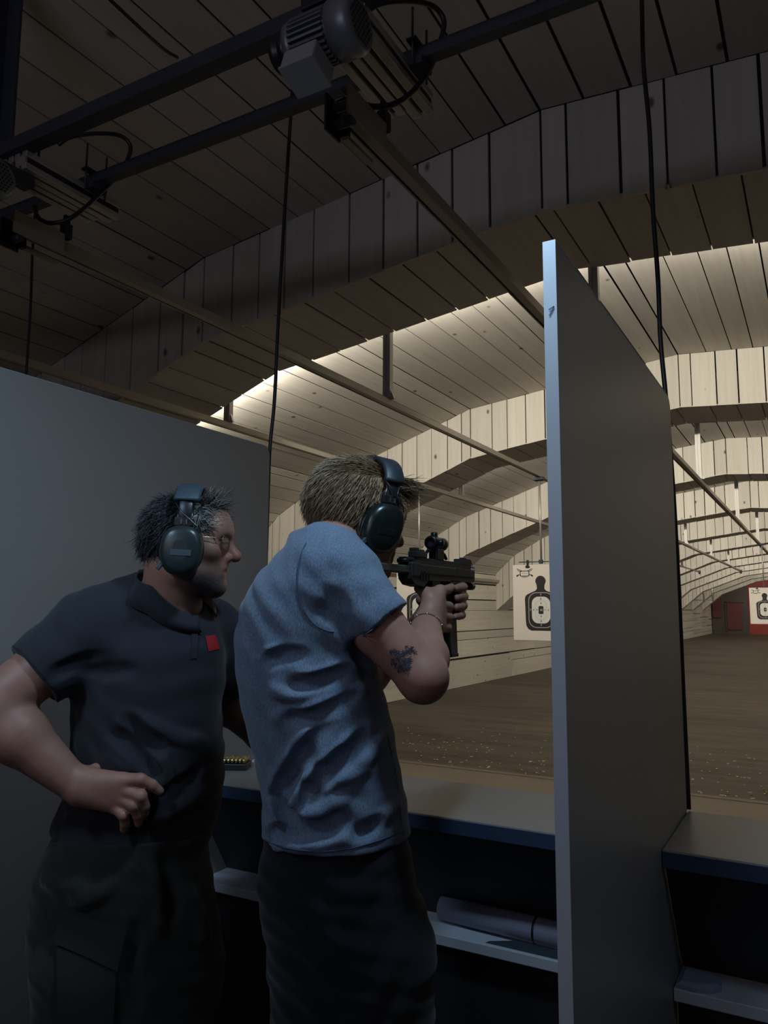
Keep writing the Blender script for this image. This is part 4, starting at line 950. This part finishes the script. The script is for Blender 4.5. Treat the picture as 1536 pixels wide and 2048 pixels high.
# left arm reaching down to the counter
mb_ += [rcone(msl, mell, .058, .046, k=.03), rcone(mell, mell.lerp(mwl, .35), .045, .046, k=.02), rcone(mell.lerp(mwl, .35), mwl, .046, .029, k=.02)]
fd = Vector((.94, .30, 0)).normalized(); fs = Vector((-fd.y, fd.x, 0))
for i, (o, L_, r) in enumerate(((.036, .062, .0130), (.012, .072, .0138), (-.012, .066, .0130), (-.034, .050, .0112))):
    k0_ = mwl + fd * .085 + fs * o + Vector((0, 0, -.016)); mb_.append(rcone(mwl + fs * o * .4, k0_, .024, r * 1.15, k=.012))
    mb_ += finger([k0_, k0_ + fd * L_ * .5 + Vector((0, 0, .008)), k0_ + fd * L_ * .8 + Vector((0, 0, -.005)), k0_ + fd * L_ + Vector((0, 0, -.018))], (r, r * .92, r * .84, r * .72))
mb_ += finger([mwl + fs * .02 + fd * .02, mwl + fd * .055 + fs * .052 + Vector((0, 0, -.012)), mwl + fd * .085 + fs * .062 + Vector((0, 0, -.024))], (.017, .0125, .0105))
P, Q = mesh_sdf(mb_, .0030); P = relax(P, Q, 1, .4)
col = np.tile(SKIN * np.array((.96, .95, .97)), (len(P), 1)); L = HM.loc(P)
lips = np.exp(-(((L[:, 2] + .0665) / .007) ** 2)) * (L[:, 0] > .085) * (np.abs(L[:, 1]) < .024)
col = col * (1 - lips[:, None] * np.array((.05, .35, .3)))
red = np.exp(-((L[:, 0] - .105) / .03) ** 2 - ((L[:, 2] + .025) / .03) ** 2); col *= 1 - red[:, None] * np.array((0, .22, .22))
sg = lambda x: 1 / (1 + np.exp(-x))
beard = sg((-.069 - .12 * (L[:, 0] - .06) - L[:, 2]) / .006) * sg((L[:, 0] - .022) / .010) * sg((L[:, 2] + .135) / .008) * sg((.100 - L[:, 0]) / .004) * (np.linalg.norm(L, axis=1) < .2)
side = sg((L[:, 0] + .01) / .01) * sg((.040 - L[:, 0]) / .008) * sg((-.03 - L[:, 2]) / .01) * sg((L[:, 2] + .09) / .01) * (np.abs(L[:, 1]) > .04) * .25
bd = np.clip(beard + side, 0, 1)[:, None]; nz = np.random.default_rng(1).uniform(.6, 1.5, (len(P), 1)); col = col * (1 - bd) + bd * np.array((.035, .030, .032)) * nz
np_mesh('body', P, Q, [M_SKIN], man, col)
# polo shirt
msl_c = pt(66, 1350, 1.63); md = (mel - msh).normalized()
mtee = [stack(MR, VIEWR, VIEWF, k=.03)]
MHEM = pt(250, 1700, 1.6).z
mtee[0] = clipped(mtee[0], [((0, 0, MHEM), (0, 0, -1))])
mtee.append(clipped(rcone(msh, msh.lerp(mel, .9), .084, .070, k=.04), [(msl_c, md)]))
mtee.append(rcone(pt(285, 1205, 1.75), pt(195, 1248, 1.70), .070, .080, k=.04))
mtee.append(rcone(pt(360, 1215, 1.80), msl, .060, .074, k=.04))
mtee.append(clipped(rcone(msl, msl.lerp(mell, .95), .078, .064, k=.03), [(pt(466, 1378, 1.93), (mell - msl))]))
mtee0 = list(mtee)
def mridge(line, r, depth, op=0, k=.018):
    line = [(p.x, p.y) for p in catmull([(u, v, 0) for u, v in line], 4)]
    Wp = [march(mtee0, u, v) for u, v in line]; vd = [(p - CAM).normalized() for p in Wp]; n = len(Wp) - 1
    tp = [math.sin(math.pi * min(1, max(0, (i + .3) / (n + .6)))) ** .5 for i in range(n + 1)]
    Wp = [p + d * (depth + (1 - t) * r * (1.0 if op == 0 else -1.0)) for p, d, t in zip(Wp, vd, tp)]
    return [rcone(Wp[i], Wp[i + 1], r, r, k=k, op=op) for i in range(n)]
for line in ([(258, 1428), (300, 1452), (345, 1470), (400, 1482)], [(242, 1448), (275, 1480), (310, 1520), (325, 1560)], [(225, 1485), (265, 1515), (300, 1545)], [(322, 1500), (326, 1560), (312, 1605)], [(310, 1635), (360, 1610), (400, 1580)], [(216, 1510), (240, 1530), (262, 1538)]):
    mtee += mridge(line, .009, .004)
for line in ([(250, 1440), (290, 1470), (320, 1500)], [(232, 1468), (270, 1500), (305, 1545)], [(150, 1330), (200, 1345), (260, 1340)], [(110, 1355), (150, 1330), (190, 1322)], [(330, 1590), (370, 1570), (400, 1545)]):
    mtee += mridge(line, .010, -.005, op=1)
mtee.append(rcone(mneck - (HM(-.022, 0, -.055) - mneck) * .5, HM(-.022, 0, -.055), .070, .066, k=.006, op=1)); mtee.append(rcone(pt(345, 1235, 1.735), HM(0, 0, -.075), .060, .056, k=.006, op=1))
M_POLO = fabric('charcoal_pique', (.020, .0205, .027), (.032, .033, .041), 700., .4, .85, .1)
P, Q = mesh_sdf(mtee, .0038, shell(.010)); P = relax(P, Q, 1, .5); np_mesh('polo_shirt', P, Q, [M_POLO], man)
def push(p, prims, dist):
    p = arr(p)
    for _ in range(6):
        d = ev(prims, p[None])[0]; e = 1e-3
        n = np.array([ev(prims, (p + np.eye(3)[i] * e)[None])[0] - d for i in range(3)]); n /= max(np.linalg.norm(n), 1e-9); p = p + n * (dist - d)
    return Vector(p)
# collar: a folded band round the neck, open at the throat
ax_n = (HM(-.03, 0, -.06) - mneck).normalized(); cf = (M_F * .55 + MH_F * .6).normalized(); cf = (cf - ax_n * cf.dot(ax_n)).normalized(); cl = ax_n.cross(cf); cc = mneck + ax_n * .045
rows_ = []
N_ = 44
for i in range(N_ + 1):
    a = math.radians(24) + math.radians(312) * i / N_; dr = cf * math.cos(a) + cl * math.sin(a); fr = max(0, math.cos(a))
    top = cc + dr * (.064 + .006 * fr) + ax_n * (.046 - .070 * fr); mid_ = cc + dr * (.071 + .008 * fr) + ax_n * (.040 - .074 * fr)
    low_ = push(cc + dr * (.094 + .014 * fr) - ax_n * (.004 + .064 * fr), mtee, .006); inn = push(cc + dr * (.092 + .014 * fr) - ax_n * (.003 + .062 * fr), mtee, .0015)
    rows_.append([cc + dr * .062 + ax_n * (.01 - .06 * fr), top, mid_, (mid_ + low_) / 2 + dr * .002 + ax_n * .002, low_, inn])
mb = MB(); m_ = 6; V = [p for r_ in rows_ for p in r_]; mb.add(V, [(i * m_ + j, (i + 1) * m_ + j, (i + 1) * m_ + j + 1, i * m_ + j + 1) for i in range(N_) for j in range(m_ - 1)], 0, True); mb.build('collar', [M_POLO], man)
def decal(name, quad, nx, ny, m, off=.0018, prims=None, parent=None):
    "a thin patch of cloth laid on a garment: the quad is given in photo pixels"
    V, (a, b, c, d) = [], [Vector((*q, 0)) for q in quad]
    for j in range(ny + 1):
        for i in range(nx + 1):
            q = a.lerp(b, i / nx).lerp(d.lerp(c, i / nx), j / ny); V.append(push(march(prims, q.x, q.y), prims, off))
    mb = MB(); k = nx + 1; mb.add(V, [(j * k + i, (j + 1) * k + i, (j + 1) * k + i + 1, j * k + i + 1) for j in range(ny) for i in range(nx)], 0, True); return mb.build(name, [m], parent)
decal('logo_patch', ((410, 1273), (430, 1270), (439, 1298), (416, 1303)), 6, 6, mat('red_print', (.38, .010, .012), .8), .0022, mtee, man)
decal('placket', ((383, 1232), (396, 1230), (393, 1316), (381, 1318)), 3, 14, M_POLO, .003, mtee, man)
# trousers with cargo pocket
mj = rings_from([(1655, 118, 425, .135), (1700, 94, 414, .142), (1760, 72, 424, .145), (1850, 57, 440, .140), (1930, 68, 444, .135), (2060, 84, 432, .125), (2160, 96, 420, .12)], MD - .02)
mj = [stack(mj, VIEWR, VIEWF, k=.02)]
for (u, d, fx) in ((175, 1.68, -.02), (345, 1.78, .02)):
    a = pt(u, 1930, d); mj += [rcone(a, Vector((a.x + fx, a.y, .50)), .118, .088, k=.03), rcone(Vector((a.x + fx, a.y, .50)), Vector((a.x + fx, a.y - .01, .05)), .088, .080, k=.02)]
mj0 = list(mj)
for line, r, dp, op in (([(95, 1760), (150, 1775), (215, 1790)], .010, .004, 0), ([(150, 1800), (190, 1788), (230, 1760)], .009, .004, 0), ([(300, 1720), (320, 1790), (318, 1860)], .010, .004, 0), ([(330, 1720), (345, 1780), (350, 1850)], .012, -.006, 1), ([(370, 1780), (400, 1830), (405, 1880)], .010, .004, 0), ([(270, 1850), (262, 1930), (268, 2040)], .012, -.006, 1)):
    line = [(p.x, p.y) for p in catmull([(u, v, 0) for u, v in line], 4)]; Wp = [march(mj0, u, v) for u, v in line]; n = len(Wp) - 1
    tp = [math.sin(math.pi * min(1, max(0, (i + .3) / (n + .6)))) ** .5 for i in range(n + 1)]
    Wp = [p + (p - CAM).normalized() * (dp + (1 - t) * r * (1.0 if op == 0 else -1.0)) for p, t in zip(Wp, tp)]
    mj += [rcone(Wp[i], Wp[i + 1], r, r, k=.018, op=op) for i in range(n)]
M_OLIVE = fabric('dark_olive_ripstop', (.016, .016, .0135), (.027, .026, .021), 420., .35)
P, Q = mesh_sdf(mj, .006, crumple(0, .0012)); P = relax(P, Q, 1, .5); np_mesh('cargo_trousers', P, Q, [M_OLIVE], man)
decal('cargo_pocket', ((122, 1815), (256, 1850), (236, 1938), (116, 1885)), 10, 8, M_OLIVE, .011, mj0, man)
decal('pocket_bag', ((118, 1892), (232, 1936), (226, 2060), (118, 2060)), 10, 8, M_OLIVE, .008, mj0, man)
for (u, d, fx) in ((175, 1.68, -.02), (345, 1.78, .02)):
    a = pt(u, 1930, d); c = Vector((a.x + fx, a.y - .01, 0)); f = Vector((.93, .1, 0)).normalized()
    P, Q = mesh_sdf([rcone(c + Vector((0, 0, .05)) - f * .05, c + Vector((0, 0, .042)) + f * .15, .050, .040, k=.02), boxp(c + f * .05 + Vector((0, 0, .012)), (.155, .05, .012), (f, Vector((-f.y, f.x, 0)), Vector((0, 0, 1))), .008)], .005)
    np_mesh('shoe', P, Q, [M_BLACKP], man)
# dark wavy hair, grey in front
def hair_m(l): return ~((l[:, 0] > .062) & (l[:, 2] < .056)) & ~((l[:, 2] < .012) & (l[:, 0] > .022)) & (l[:, 2] > -.050)
M_HAIRD = hair_mat('dark_wavy_hair', (.008, .008, .010), (.085, .088, .098), .32); M_HAIRG = hair_mat('grey_hair', (.040, .038, .035), (.34, .325, .305), .4)
loc, rt, nm, A = scalp(HM, 6500, hair_m, (.0860, .0770, .0740), (.004, 0, .020))
fl = np.where((loc[:, 0] > .04)[:, None], np.array((.75, -.1, .10)), np.array((-.55, -.05, -.75))) @ A
rngm = np.random.default_rng(12); fl = fl + rngm.normal(0, .22, fl.shape); fl = fl - nm * (fl * nm).sum(1)[:, None]; fl /= np.linalg.norm(fl, axis=1)[:, None]
back = (loc[:, 0] < -.02) & (loc[:, 2] < .03); ln = np.where(back, .062, .046); fm = loc[:, 0] > .028
def hugm(P, t):
    q = (P - arr(HM(.004, 0, .020))) @ A.T; k = np.linalg.norm(q / np.array((.0895 + .008 * t, .0805 + .006 * t, .0775 + .006 * t)), axis=1)
    return P + ((q * (1 / np.maximum(k, 1e-6) - 1)[:, None]) @ A) * np.where(k < 1, 1.0, 0)[:, None]
cap_m = ell(HM(.004, 0, .020), (.0880, .0790, .0760), HM.ax()); capP, capQ = mesh_sdf([cap_m], .004, lambda p, d: np.maximum(d, np.maximum(-(d + .008), np.where(hair_m(HM.loc(p)), -.01, .01))))
V1, Q1 = strands('h', rt[~fm], nm[~fm], fl[~fm], ln[~fm], .0011, None, None, 7, .10, .42, 8, hug=hugm); np_mesh('hair', np.concatenate([V1, capP]), np.concatenate([Q1, capQ + len(V1)]), [M_HAIRD], man)
V1, Q1 = strands('g', rt[fm], nm[fm], fl[fm], ln[fm] * .9, .0010, None, None, 6, .25, .5, 9, hug=hugm)
tn_ = 420; tl = np.stack([rngm.uniform(.030, .078, tn_), rngm.uniform(-.05, .04, tn_), rngm.uniform(.066, .088, tn_)], 1); tr = tl @ A + arr(HM.o); tf = np.tile(arr((HM.f * .8 + HM.u * .55).normalized()), (tn_, 1)) + rngm.normal(0, .40, (tn_, 3)); tf /= np.linalg.norm(tf, axis=1)[:, None]
V2, Q2 = strands('t', tr, np.tile(arr(HM.u), (tn_, 1)), tf, .042, .0010, None, None, 6, .25, .7, 10); np_mesh('fringe', np.concatenate([V1, V2]), np.concatenate([Q1, Q2 + len(V1)]), [M_HAIRG], man)
# ------------------------------------------------------------------ hearing protectors
M_CUP = mat('dark_green_plastic', (.022, .032, .032), .32, 0, .5); M_PAD = mat('band_cover', (.045, .065, .085), .55, bump=.2); M_WIRE = mat('spring_wire', (.10, .10, .11), .3, .9); M_CUSH = mat('black_cushion', (.012, .012, .013), .6)
def muffs(H, fo, tilt, label, plate=False, cup_u=-.014, wpad=.026, pad_m=None, top=.094, cm=None):
    M_CUP = cm or globals()['M_CUP']
    root = empty('earmuffs', H(fo, 0, .14), label, 'earmuffs', 'hearing protectors')
    A = H.ax()
    def tf(f, l, u): return H(fo + f + tilt * (u - cup_u), l, u)
    for s in (-1, 1):
        # cushion, cup with a rounded shoulder, flat recessed plate
        def ring(rf, ru, l, du=0.0, n=36):
            out = []
            for i in range(n):
                a = 2 * math.pi * i / n; c, sn = math.cos(a), math.sin(a); e = .78
                x = math.copysign(abs(c) ** e, c) * rf; y = math.copysign(abs(sn) ** e, sn) * ru
                out.append(tf(x * (1 - .12 * (y < 0) * abs(sn)), s * l, cup_u + du + y))
            return out
        def loft(RR, name, m, par):
            n = len(RR[0]); V = [p for r_ in RR for p in r_]; mb = MB(); F_ = [(i * n + j, i * n + (j + 1) % n, (i + 1) * n + (j + 1) % n, (i + 1) * n + j) for i in range(len(RR) - 1) for j in range(n)]
            if s > 0: F_ = [f[::-1] for f in F_]
            mb.add(V, F_, 0, True); k = len(V) - n; mb.f.append(list(range(k, len(V)))); mb.m.append(0); mb.s.append(False); return mb.build(name, [m], par)
        cu = loft([ring(.036, .042, .072), ring(.043, .050, .076), ring(.043, .050, .086), ring(.038, .046, .088)], 'cushion', M_CUSH, root)
        cup = loft([ring(.040, .048, .087), ring(.0445, .0525, .090), ring(.0445, .0525, .103), ring(.043, .051, .112), ring(.039, .047, .1185), ring(.032, .040, .1225), ring(.015, .02, .1240)], 'ear_cup', M_CUP, root)
        mb = MB(); P0 = [tf(.0450 * math.cos(a), s * .099, cup_u + .0545 * math.sin(a)) for a in [math.radians(t) for t in range(-35, 216, 12)]]; mb.tube(P0, .0016, 6); mb.build('wire_arm', [M_WIRE], root)
        if s < 0:
            mb = MB(); c = tf(.002, s * .1236, cup_u - .006); mb.obox(c, A[0], A[1], A[2], .0215, .0014, .0065, bev=.001); mb.build('recess_plate', [M_PAD if plate else M_CUP], cup)
            mb = MB(); mb.obox(tf(-.036, s * .111, cup_u - .030), (A[0] * .6 + A[2] * .8).normalized(), A[1], (A[2] * .6 - A[0] * .8).normalized(), .014, .004, .0045, bev=.0015); mb.build('latch', [M_PAD], cup)
        # slider block between cup and band
        mb = MB()
        for df in (-.014, .014): mb.tube([tf(df, s * .100, cup_u + .050), tf(df, s * .097, cup_u + .088)], .0024, 8)
        mb.build('slider_rods', [M_WIRE], root)
        mb = MB(); mb.obox(tf(0, s * .101, cup_u + .060), A[0], A[1], A[2], .020, .006, .010, bev=.003); mb.build('slider_block', [M_BLK], root)
        mb = MB()
        for df in (-.005, .006): mb.obox(tf(df, s * .108, cup_u + .060), A[0], A[1], A[2], .002, .0012, .005)
        mb.build('chrome_clip', [mat('chrome', (.7, .7, .72), .15, 1.0)], root)
    # band over the head: spring strap and padded cover
    def strap(a0, a1, rl, ru, wd, th, name, m, n=30):
        R = []
        for i in range(n + 1):
            a = math.radians(a0 + (a1 - a0) * i / n); c, sn = math.cos(a), math.sin(a); e = .85
            l = math.copysign(abs(c) ** e, c) * rl; u = .045 + max(0, sn) ** e * ru if sn > 0 else .045 + sn * .05
            o_ = (H.l * c + H.u * max(sn, 0)).normalized(); ctr = tf(0, l, u)
            R.append([ctr - A[0] * wd + o_ * th * .4, ctr - A[0] * wd * .8 + o_ * th, ctr + A[0] * wd * .8 + o_ * th, ctr + A[0] * wd + o_ * th * .4, ctr + A[0] * wd * .8 - o_ * th * .4, ctr - A[0] * wd * .8 - o_ * th * .4])
        V = [p for r_ in R for p in r_]; mb = MB(); mb.add(V, [(i * 6 + j, i * 6 + (j + 1) % 6, (i + 1) * 6 + (j + 1) % 6, (i + 1) * 6 + j) for i in range(n) for j in range(6)] + [tuple(range(6))[::-1], tuple(range(n * 6, n * 6 + 6))], 0, True); mb.build(name, [m], root)
    strap(-25, 205, .098, top, .015, .004, 'headband', M_BLK)
    strap(22, 158, .100, top + .0025, wpad, .009, 'band_cover', pad_m or M_PAD)
    # thin audio lead from the band to the cup
    P0 = [tf(-.024, -.092, cup_u + .102), tf(-.006, -.1075, cup_u + .080), tf(.016, -.1105, cup_u + .062), tf(.030, -.111, cup_u + .048), tf(.040, -.108, cup_u + .02)]
    mb = MB(); mb.tube(catmull(P0, 6), .0015, 6); mb.build('audio_lead', [M_WIRE], root)
    return root
muffs(HM, .014, .02, 'dark green earmuffs on the head of the person in the polo shirt', True, cup_u=-.030, wpad=.028, top=.068)
muffs(HS, .004, .16, 'black earmuffs on the head of the shooter in the blue shirt', False, cup_u=-.012, wpad=.024, top=.086, cm=mat('black_green_plastic', (.008, .012, .012), .3), pad_m=mat('dark_band_cover', (.022, .026, .035), .5))
# rimless spectacles
root = empty('spectacles', HM(.1, 0, 0), 'thin wire spectacles on the face of the watching person', 'glasses')
M_GOLD = mat('thin_metal', (.55, .45, .32), .25, 1.0)
gm = bpy.data.materials.new('lens_glass'); gm.use_nodes = True; gb = gm.node_tree.nodes['Principled BSDF']; gb.inputs['Transmission Weight'].default_value = 1.0; gb.inputs['Roughness'].default_value = .02; gb.inputs['IOR'].default_value = 1.1
for s in (1, -1):
    mb = MB(); R0 = [HM(.104 - .014 * (math.cos(a) * .5 + .5) * .9, s * (.033 + .025 * math.cos(a)), -.004 + .018 * math.sin(a)) for a in [2 * math.pi * i / 28 for i in range(29)]]; mb.tube(R0, .0008, 6, cap=False); mb.build('rim', [M_GOLD], root)
    mb = MB(); mb.add([tuple(p) for p in R0[:-1]] + [tuple(p + HM.f * .0012) for p in R0[:-1]], [tuple(range(28)), tuple(range(28, 56))[::-1]] + [(i, 28 + i, 28 + (i + 1) % 28, (i + 1) % 28) for i in range(28)]); mb.build('lens', [gm], root)
    mb = MB(); mb.tube([HM(.092, s * .058, .002), HM(.080, s * .070, .003), HM(.03, s * .076, .004), HM(-.005, s * .0765, .000)], .0009, 6); mb.build('temple', [M_GOLD], root)
mb = MB(); mb.tube([HM(.103, .009, .002), HM(.107, 0, .005), HM(.103, -.009, .002)], .0008, 6); mb.build('bridge', [M_GOLD], root)

# ------------------------------------------------------------------ the compact gun
M_GUN = mat('gun_polymer', (.020, .019, .018), .48, 0, .4, noise=.1, nscale=60); M_GUN2 = mat('gun_steel', (.016, .016, .018), .35, .6); M_OLV = mat('olive_stock', (.055, .052, .040), .5)
g = empty('submachine_gun', (-.77, 1.6, 1.53), 'compact black gun with a sight on top and a long magazine, held by the shooter', 'gun')
GX = -.770
def gb_(y0, y1, z0, z1, hx, name=None, m=M_GUN, bev=.003, x=GX, mb=None):
    own = mb is None; mb = mb or MB(); mb.obox((x, (y0 + y1) / 2, (z0 + z1) / 2), XA, YA, ZA, hx, (y1 - y0) / 2, (z1 - z0) / 2, bev=bev)
    return mb.build(name, [m], g) if own else mb
mb = MB()
prof = [(1.478, 1.553), (1.478, 1.535), (1.462, 1.528), (1.462, 1.512), (1.480, 1.500), (1.520, 1.496), (1.545, 1.510), (1.800, 1.514), (1.806, 1.520), (1.806, 1.551), (1.70, 1.556)]
mb.prism([(GX - .016, y, z) for y, z in prof], (.032, 0, 0)); mb.obox((GX, 1.64, 1.534), XA, YA, ZA, .0185, .155, .011, bev=.003)
mb.build('receiver', [M_GUN], g)
gb_(1.50, 1.80, 1.554, 1.560, .010, 'top_rail', M_GUN2, .001)
mb = MB(); mb.obox((GX + .0172, 1.715, 1.538), XA, YA, ZA, .0015, .024, .007, bev=.001); mb.build('ejection_port', [M_GUN2], g)
mb = MB()
for yy in (1.786, 1.798): mb.obox((GX + .0165, yy, 1.546), XA, YA, ZA, .0012, .0032, .0026)
mb.build('front_dots', [mat('pale_dot', (.55, .53, .48), .5)], g)
mb = MB()
for i in range(4): mb.obox((GX + .0165, 1.505 + .014 * i, 1.520), XA, YA, ZA, .002, .0035, .010, bev=.001)
mb.build('cocking_ribs', [M_GUN2], g)
# stock: straight bar and shoulder plate against the shoulder
gb_(1.335, 1.475, 1.523, 1.540, .010, 'stock_bar', M_OLV, .003)
gb_(1.322, 1.336, 1.478, 1.548, .014, 'butt_plate', M_GUN, .004)
gb_(1.462, 1.500, 1.515, 1.548, .019, 'stock_hinge', M_GUN, .004)
# pistol grip, trigger and guard
mb = MB(); mb.hexa([(GX - .014, 1.560, 1.392), (GX + .012, 1.560, 1.392), (GX + .012, 1.603, 1.388), (GX - .014, 1.603, 1.388), (GX - .014, 1.572, 1.512), (GX + .012, 1.572, 1.512), (GX + .012, 1.612, 1.512), (GX - .014, 1.612, 1.512)]); mb.build('pistol_grip', [M_GUN], g)
mb = MB(); mb.tube([(GX, 1.606, 1.480), (GX, 1.640, 1.476), (GX, 1.660, 1.486), (GX, 1.664, 1.512)], .0035, 8); mb.build('trigger_guard', [M_GUN], g)
mb = MB(); mb.tube([(GX, 1.642, 1.512), (GX, 1.648, 1.500), (GX, 1.643, 1.486)], .0028, 8); mb.build('trigger', [M_GUN2], g)
# magazine housing with front grip, long magazine
mb = MB(); mb.hexa([(GX - .014, 1.668, 1.430), (GX + .016, 1.668, 1.430), (GX + .016, 1.712, 1.430), (GX - .014, 1.712, 1.430), (GX - .015, 1.662, 1.514), (GX + .016, 1.662, 1.514), (GX + .016, 1.716, 1.514), (GX - .015, 1.716, 1.514)]); mb.build('magazine_housing', [M_GUN], g)
mb = MB(); mb.hexa([(GX - .010, 1.672, 1.344), (GX + .012, 1.672, 1.344), (GX + .012, 1.708, 1.340), (GX - .010, 1.708, 1.340), (GX - .010, 1.662, 1.45), (GX + .012, 1.662, 1.45), (GX + .012, 1.700, 1.45), (GX - .010, 1.700, 1.45)]); mg = mb.build('magazine', [M_OLV], g)
mb = MB(); mb.obox((GX + .001, 1.690, 1.3405), XA, YA, ZA, .013, .020, .004, bev=.0015); mb.build('magazine_floor', [M_GUN], mg)
mb = MB(); mb.lathe((GX, 1.795, 1.505), YA, [(0, 0), (0, .010), (.03, .010), (.03, .006), (.012, .006)], 20); mb.build('muzzle', [M_GUN2], g)
# sights
mb = MB(); mb.lathe((GX, 1.585, 1.598), YA, [(0, .0100), (0, .0150), (.004, .0165), (.026, .0165), (.030, .0145), (.048, .0140), (.052, .0152), (.066, .0152), (.068, .0135), (.068, .010)], 28); mb.lathe((GX, 1.606, 1.613), ZA, [(0, .008), (.008, .008), (.010, .006), (.010, 0)], 18); mb.lathe((GX + .014, 1.606, 1.598), XA, [(0, .008), (.009, .008), (.010, 0)], 18); rd = mb.build('red_dot_sight', [M_GUN2], g)
mb = MB(); mb.lathe((GX, 1.590, 1.598), YA, [(0, 0), (0, .0105)], 24); mb.lathe((GX, 1.648, 1.598), YA, [(0, 0.0105), (0, 0)], 24); mb.build('sight_lens', [mat('coated_lens', (.02, .02, .03), .05, 0, .8)], rd)
mb = MB(); mb.obox((GX, 1.618, 1.572), XA, YA, ZA, .011, .020, .014, bev=.003); mb.tube([(GX, 1.598, 1.576), (GX, 1.575, 1.580), (GX, 1.562, 1.572), (GX, 1.560, 1.560)], .004, 8); mb.tube([(GX + .004, 1.636, 1.578), (GX + .004, 1.652, 1.574), (GX + .004, 1.662, 1.564)], .004, 8); mb.build('sight_mount', [M_GUN2], g)
mb = MB(); mb.obox((GX, 1.522, 1.566), XA, YA, ZA, .012, .024, .007, bev=.002); mb.obox((GX, 1.505, 1.575), XA, YA, ZA, .010, .006, .006, bev=.002); mb.obox((GX, 1.532, 1.574), XA, YA, ZA, .008, .010, .004, bev=.002); mb.build('rear_sight', [M_GUN], g)
mb = MB(); mb.obox((GX, 1.470, 1.553), XA, YA, ZA, .010, .020, .005, bev=.002); mb.cyl((GX - .012, 1.452, 1.550), (GX + .012, 1.452, 1.550), .005, 10); mb.build('charging_handle', [M_GUN2], g)
mb = MB(); mb.prism([(GX - .012, 1.738, 1.556), (GX - .012, 1.742, 1.570), (GX - .012, 1.790, 1.570), (GX - .012, 1.802, 1.558)], (.024, 0, 0)); mb.obox((GX, 1.770, 1.571), XA, YA, ZA, .004, .012, .003, bev=.001); mb.build('front_sight', [M_GUN], g)

# bracelet on the right wrist
bc = elb.lerp(wr, .94); bd_ = (wr - elb).normalized(); bu = bd_.orthogonal().normalized(); bv = bd_.cross(bu)
root = empty('bracelet', bc, 'thin bracelet with small silver beads on the right wrist of the shooter', 'bracelet')
mb = MB(); R0 = [bc + (bu * math.cos(a) + bv * math.sin(a)) * .0345 for a in [2 * math.pi * i / 40 for i in range(41)]]; mb.tube(R0, .0008, 6, cap=False); mb.build('cord', [M_CUSH], root)
M_SIL = mat('silver', (.8, .78, .76), .25, 1.0)
for i in range(0, 40, 4):
    mb = MB(); c = R0[i]; mb.lathe(c - bd_ * .0022, bd_, [(0, 0), (0, .0016), (.0012, .0027), (.0032, .0027), (.0044, .0016), (.0044, 0)], 10); mb.build('bead', [M_SIL], root)

# ------------------------------------------------------------------ cartridge tray on the counter
def ctr(u, v): 
    p = pt(u, v, 1.0); d = (p - CAM); return CAM + d * ((.918 - CAM.z) / d.z)
t0 = ctr(470, 1543); 
tray = empty('cartridge_tray', t0, 'small dark tray full of brass cartridges standing on the counter', 'tray')
U = Vector((.90, .43, 0)).normalized(); Vv = Vector((-U.y, U.x, 0)); o_ = ctr(444, 1541) 
mb = MB(); c = o_ + U * .018 + Vv * .035; mb.obox(c + ZA * .0105, U, Vv, ZA, .062, .036, .0100, bev=.002); mb.build('tray_body', [M_BLK], tray)
proto = None; k = 0
for j in range(5):
    for i in range(9):
        p = c + U * (-.052 + .013 * i) + Vv * (-.026 + .013 * j)
        if proto is None:
            mb = MB(); mb.lathe((0, 0, 0), ZA, [(0, 0), (0, .0046), (.013, .0048), (.0135, .0040), (.0145, .0040), (.015, .0049), (.0163, .0049), (.0165, .0020), (.0161, .0019), (.0161, 0)], 14); proto = mb.build('cartridge', [M_BRASS])
            tag(proto, 'brass cartridge standing base up in the small dark tray', 'cartridge', 'cartridges in the tray'); o = proto
        else:
            o = proto.copy(); COL.objects.link(o)
        o.location = (p.x, p.y, .918 + .0207)
mb = MB(); q = ctr(506, 1524); mb.obox(q + ZA * .004 + U * .03 + Vv * .01, U, Vv, ZA, .032, .020, .0035, bev=.001); tag(mb.build('paper_pad', [M_PAPER]), 'small pale pad on the counter beside the cartridge tray', 'pad')
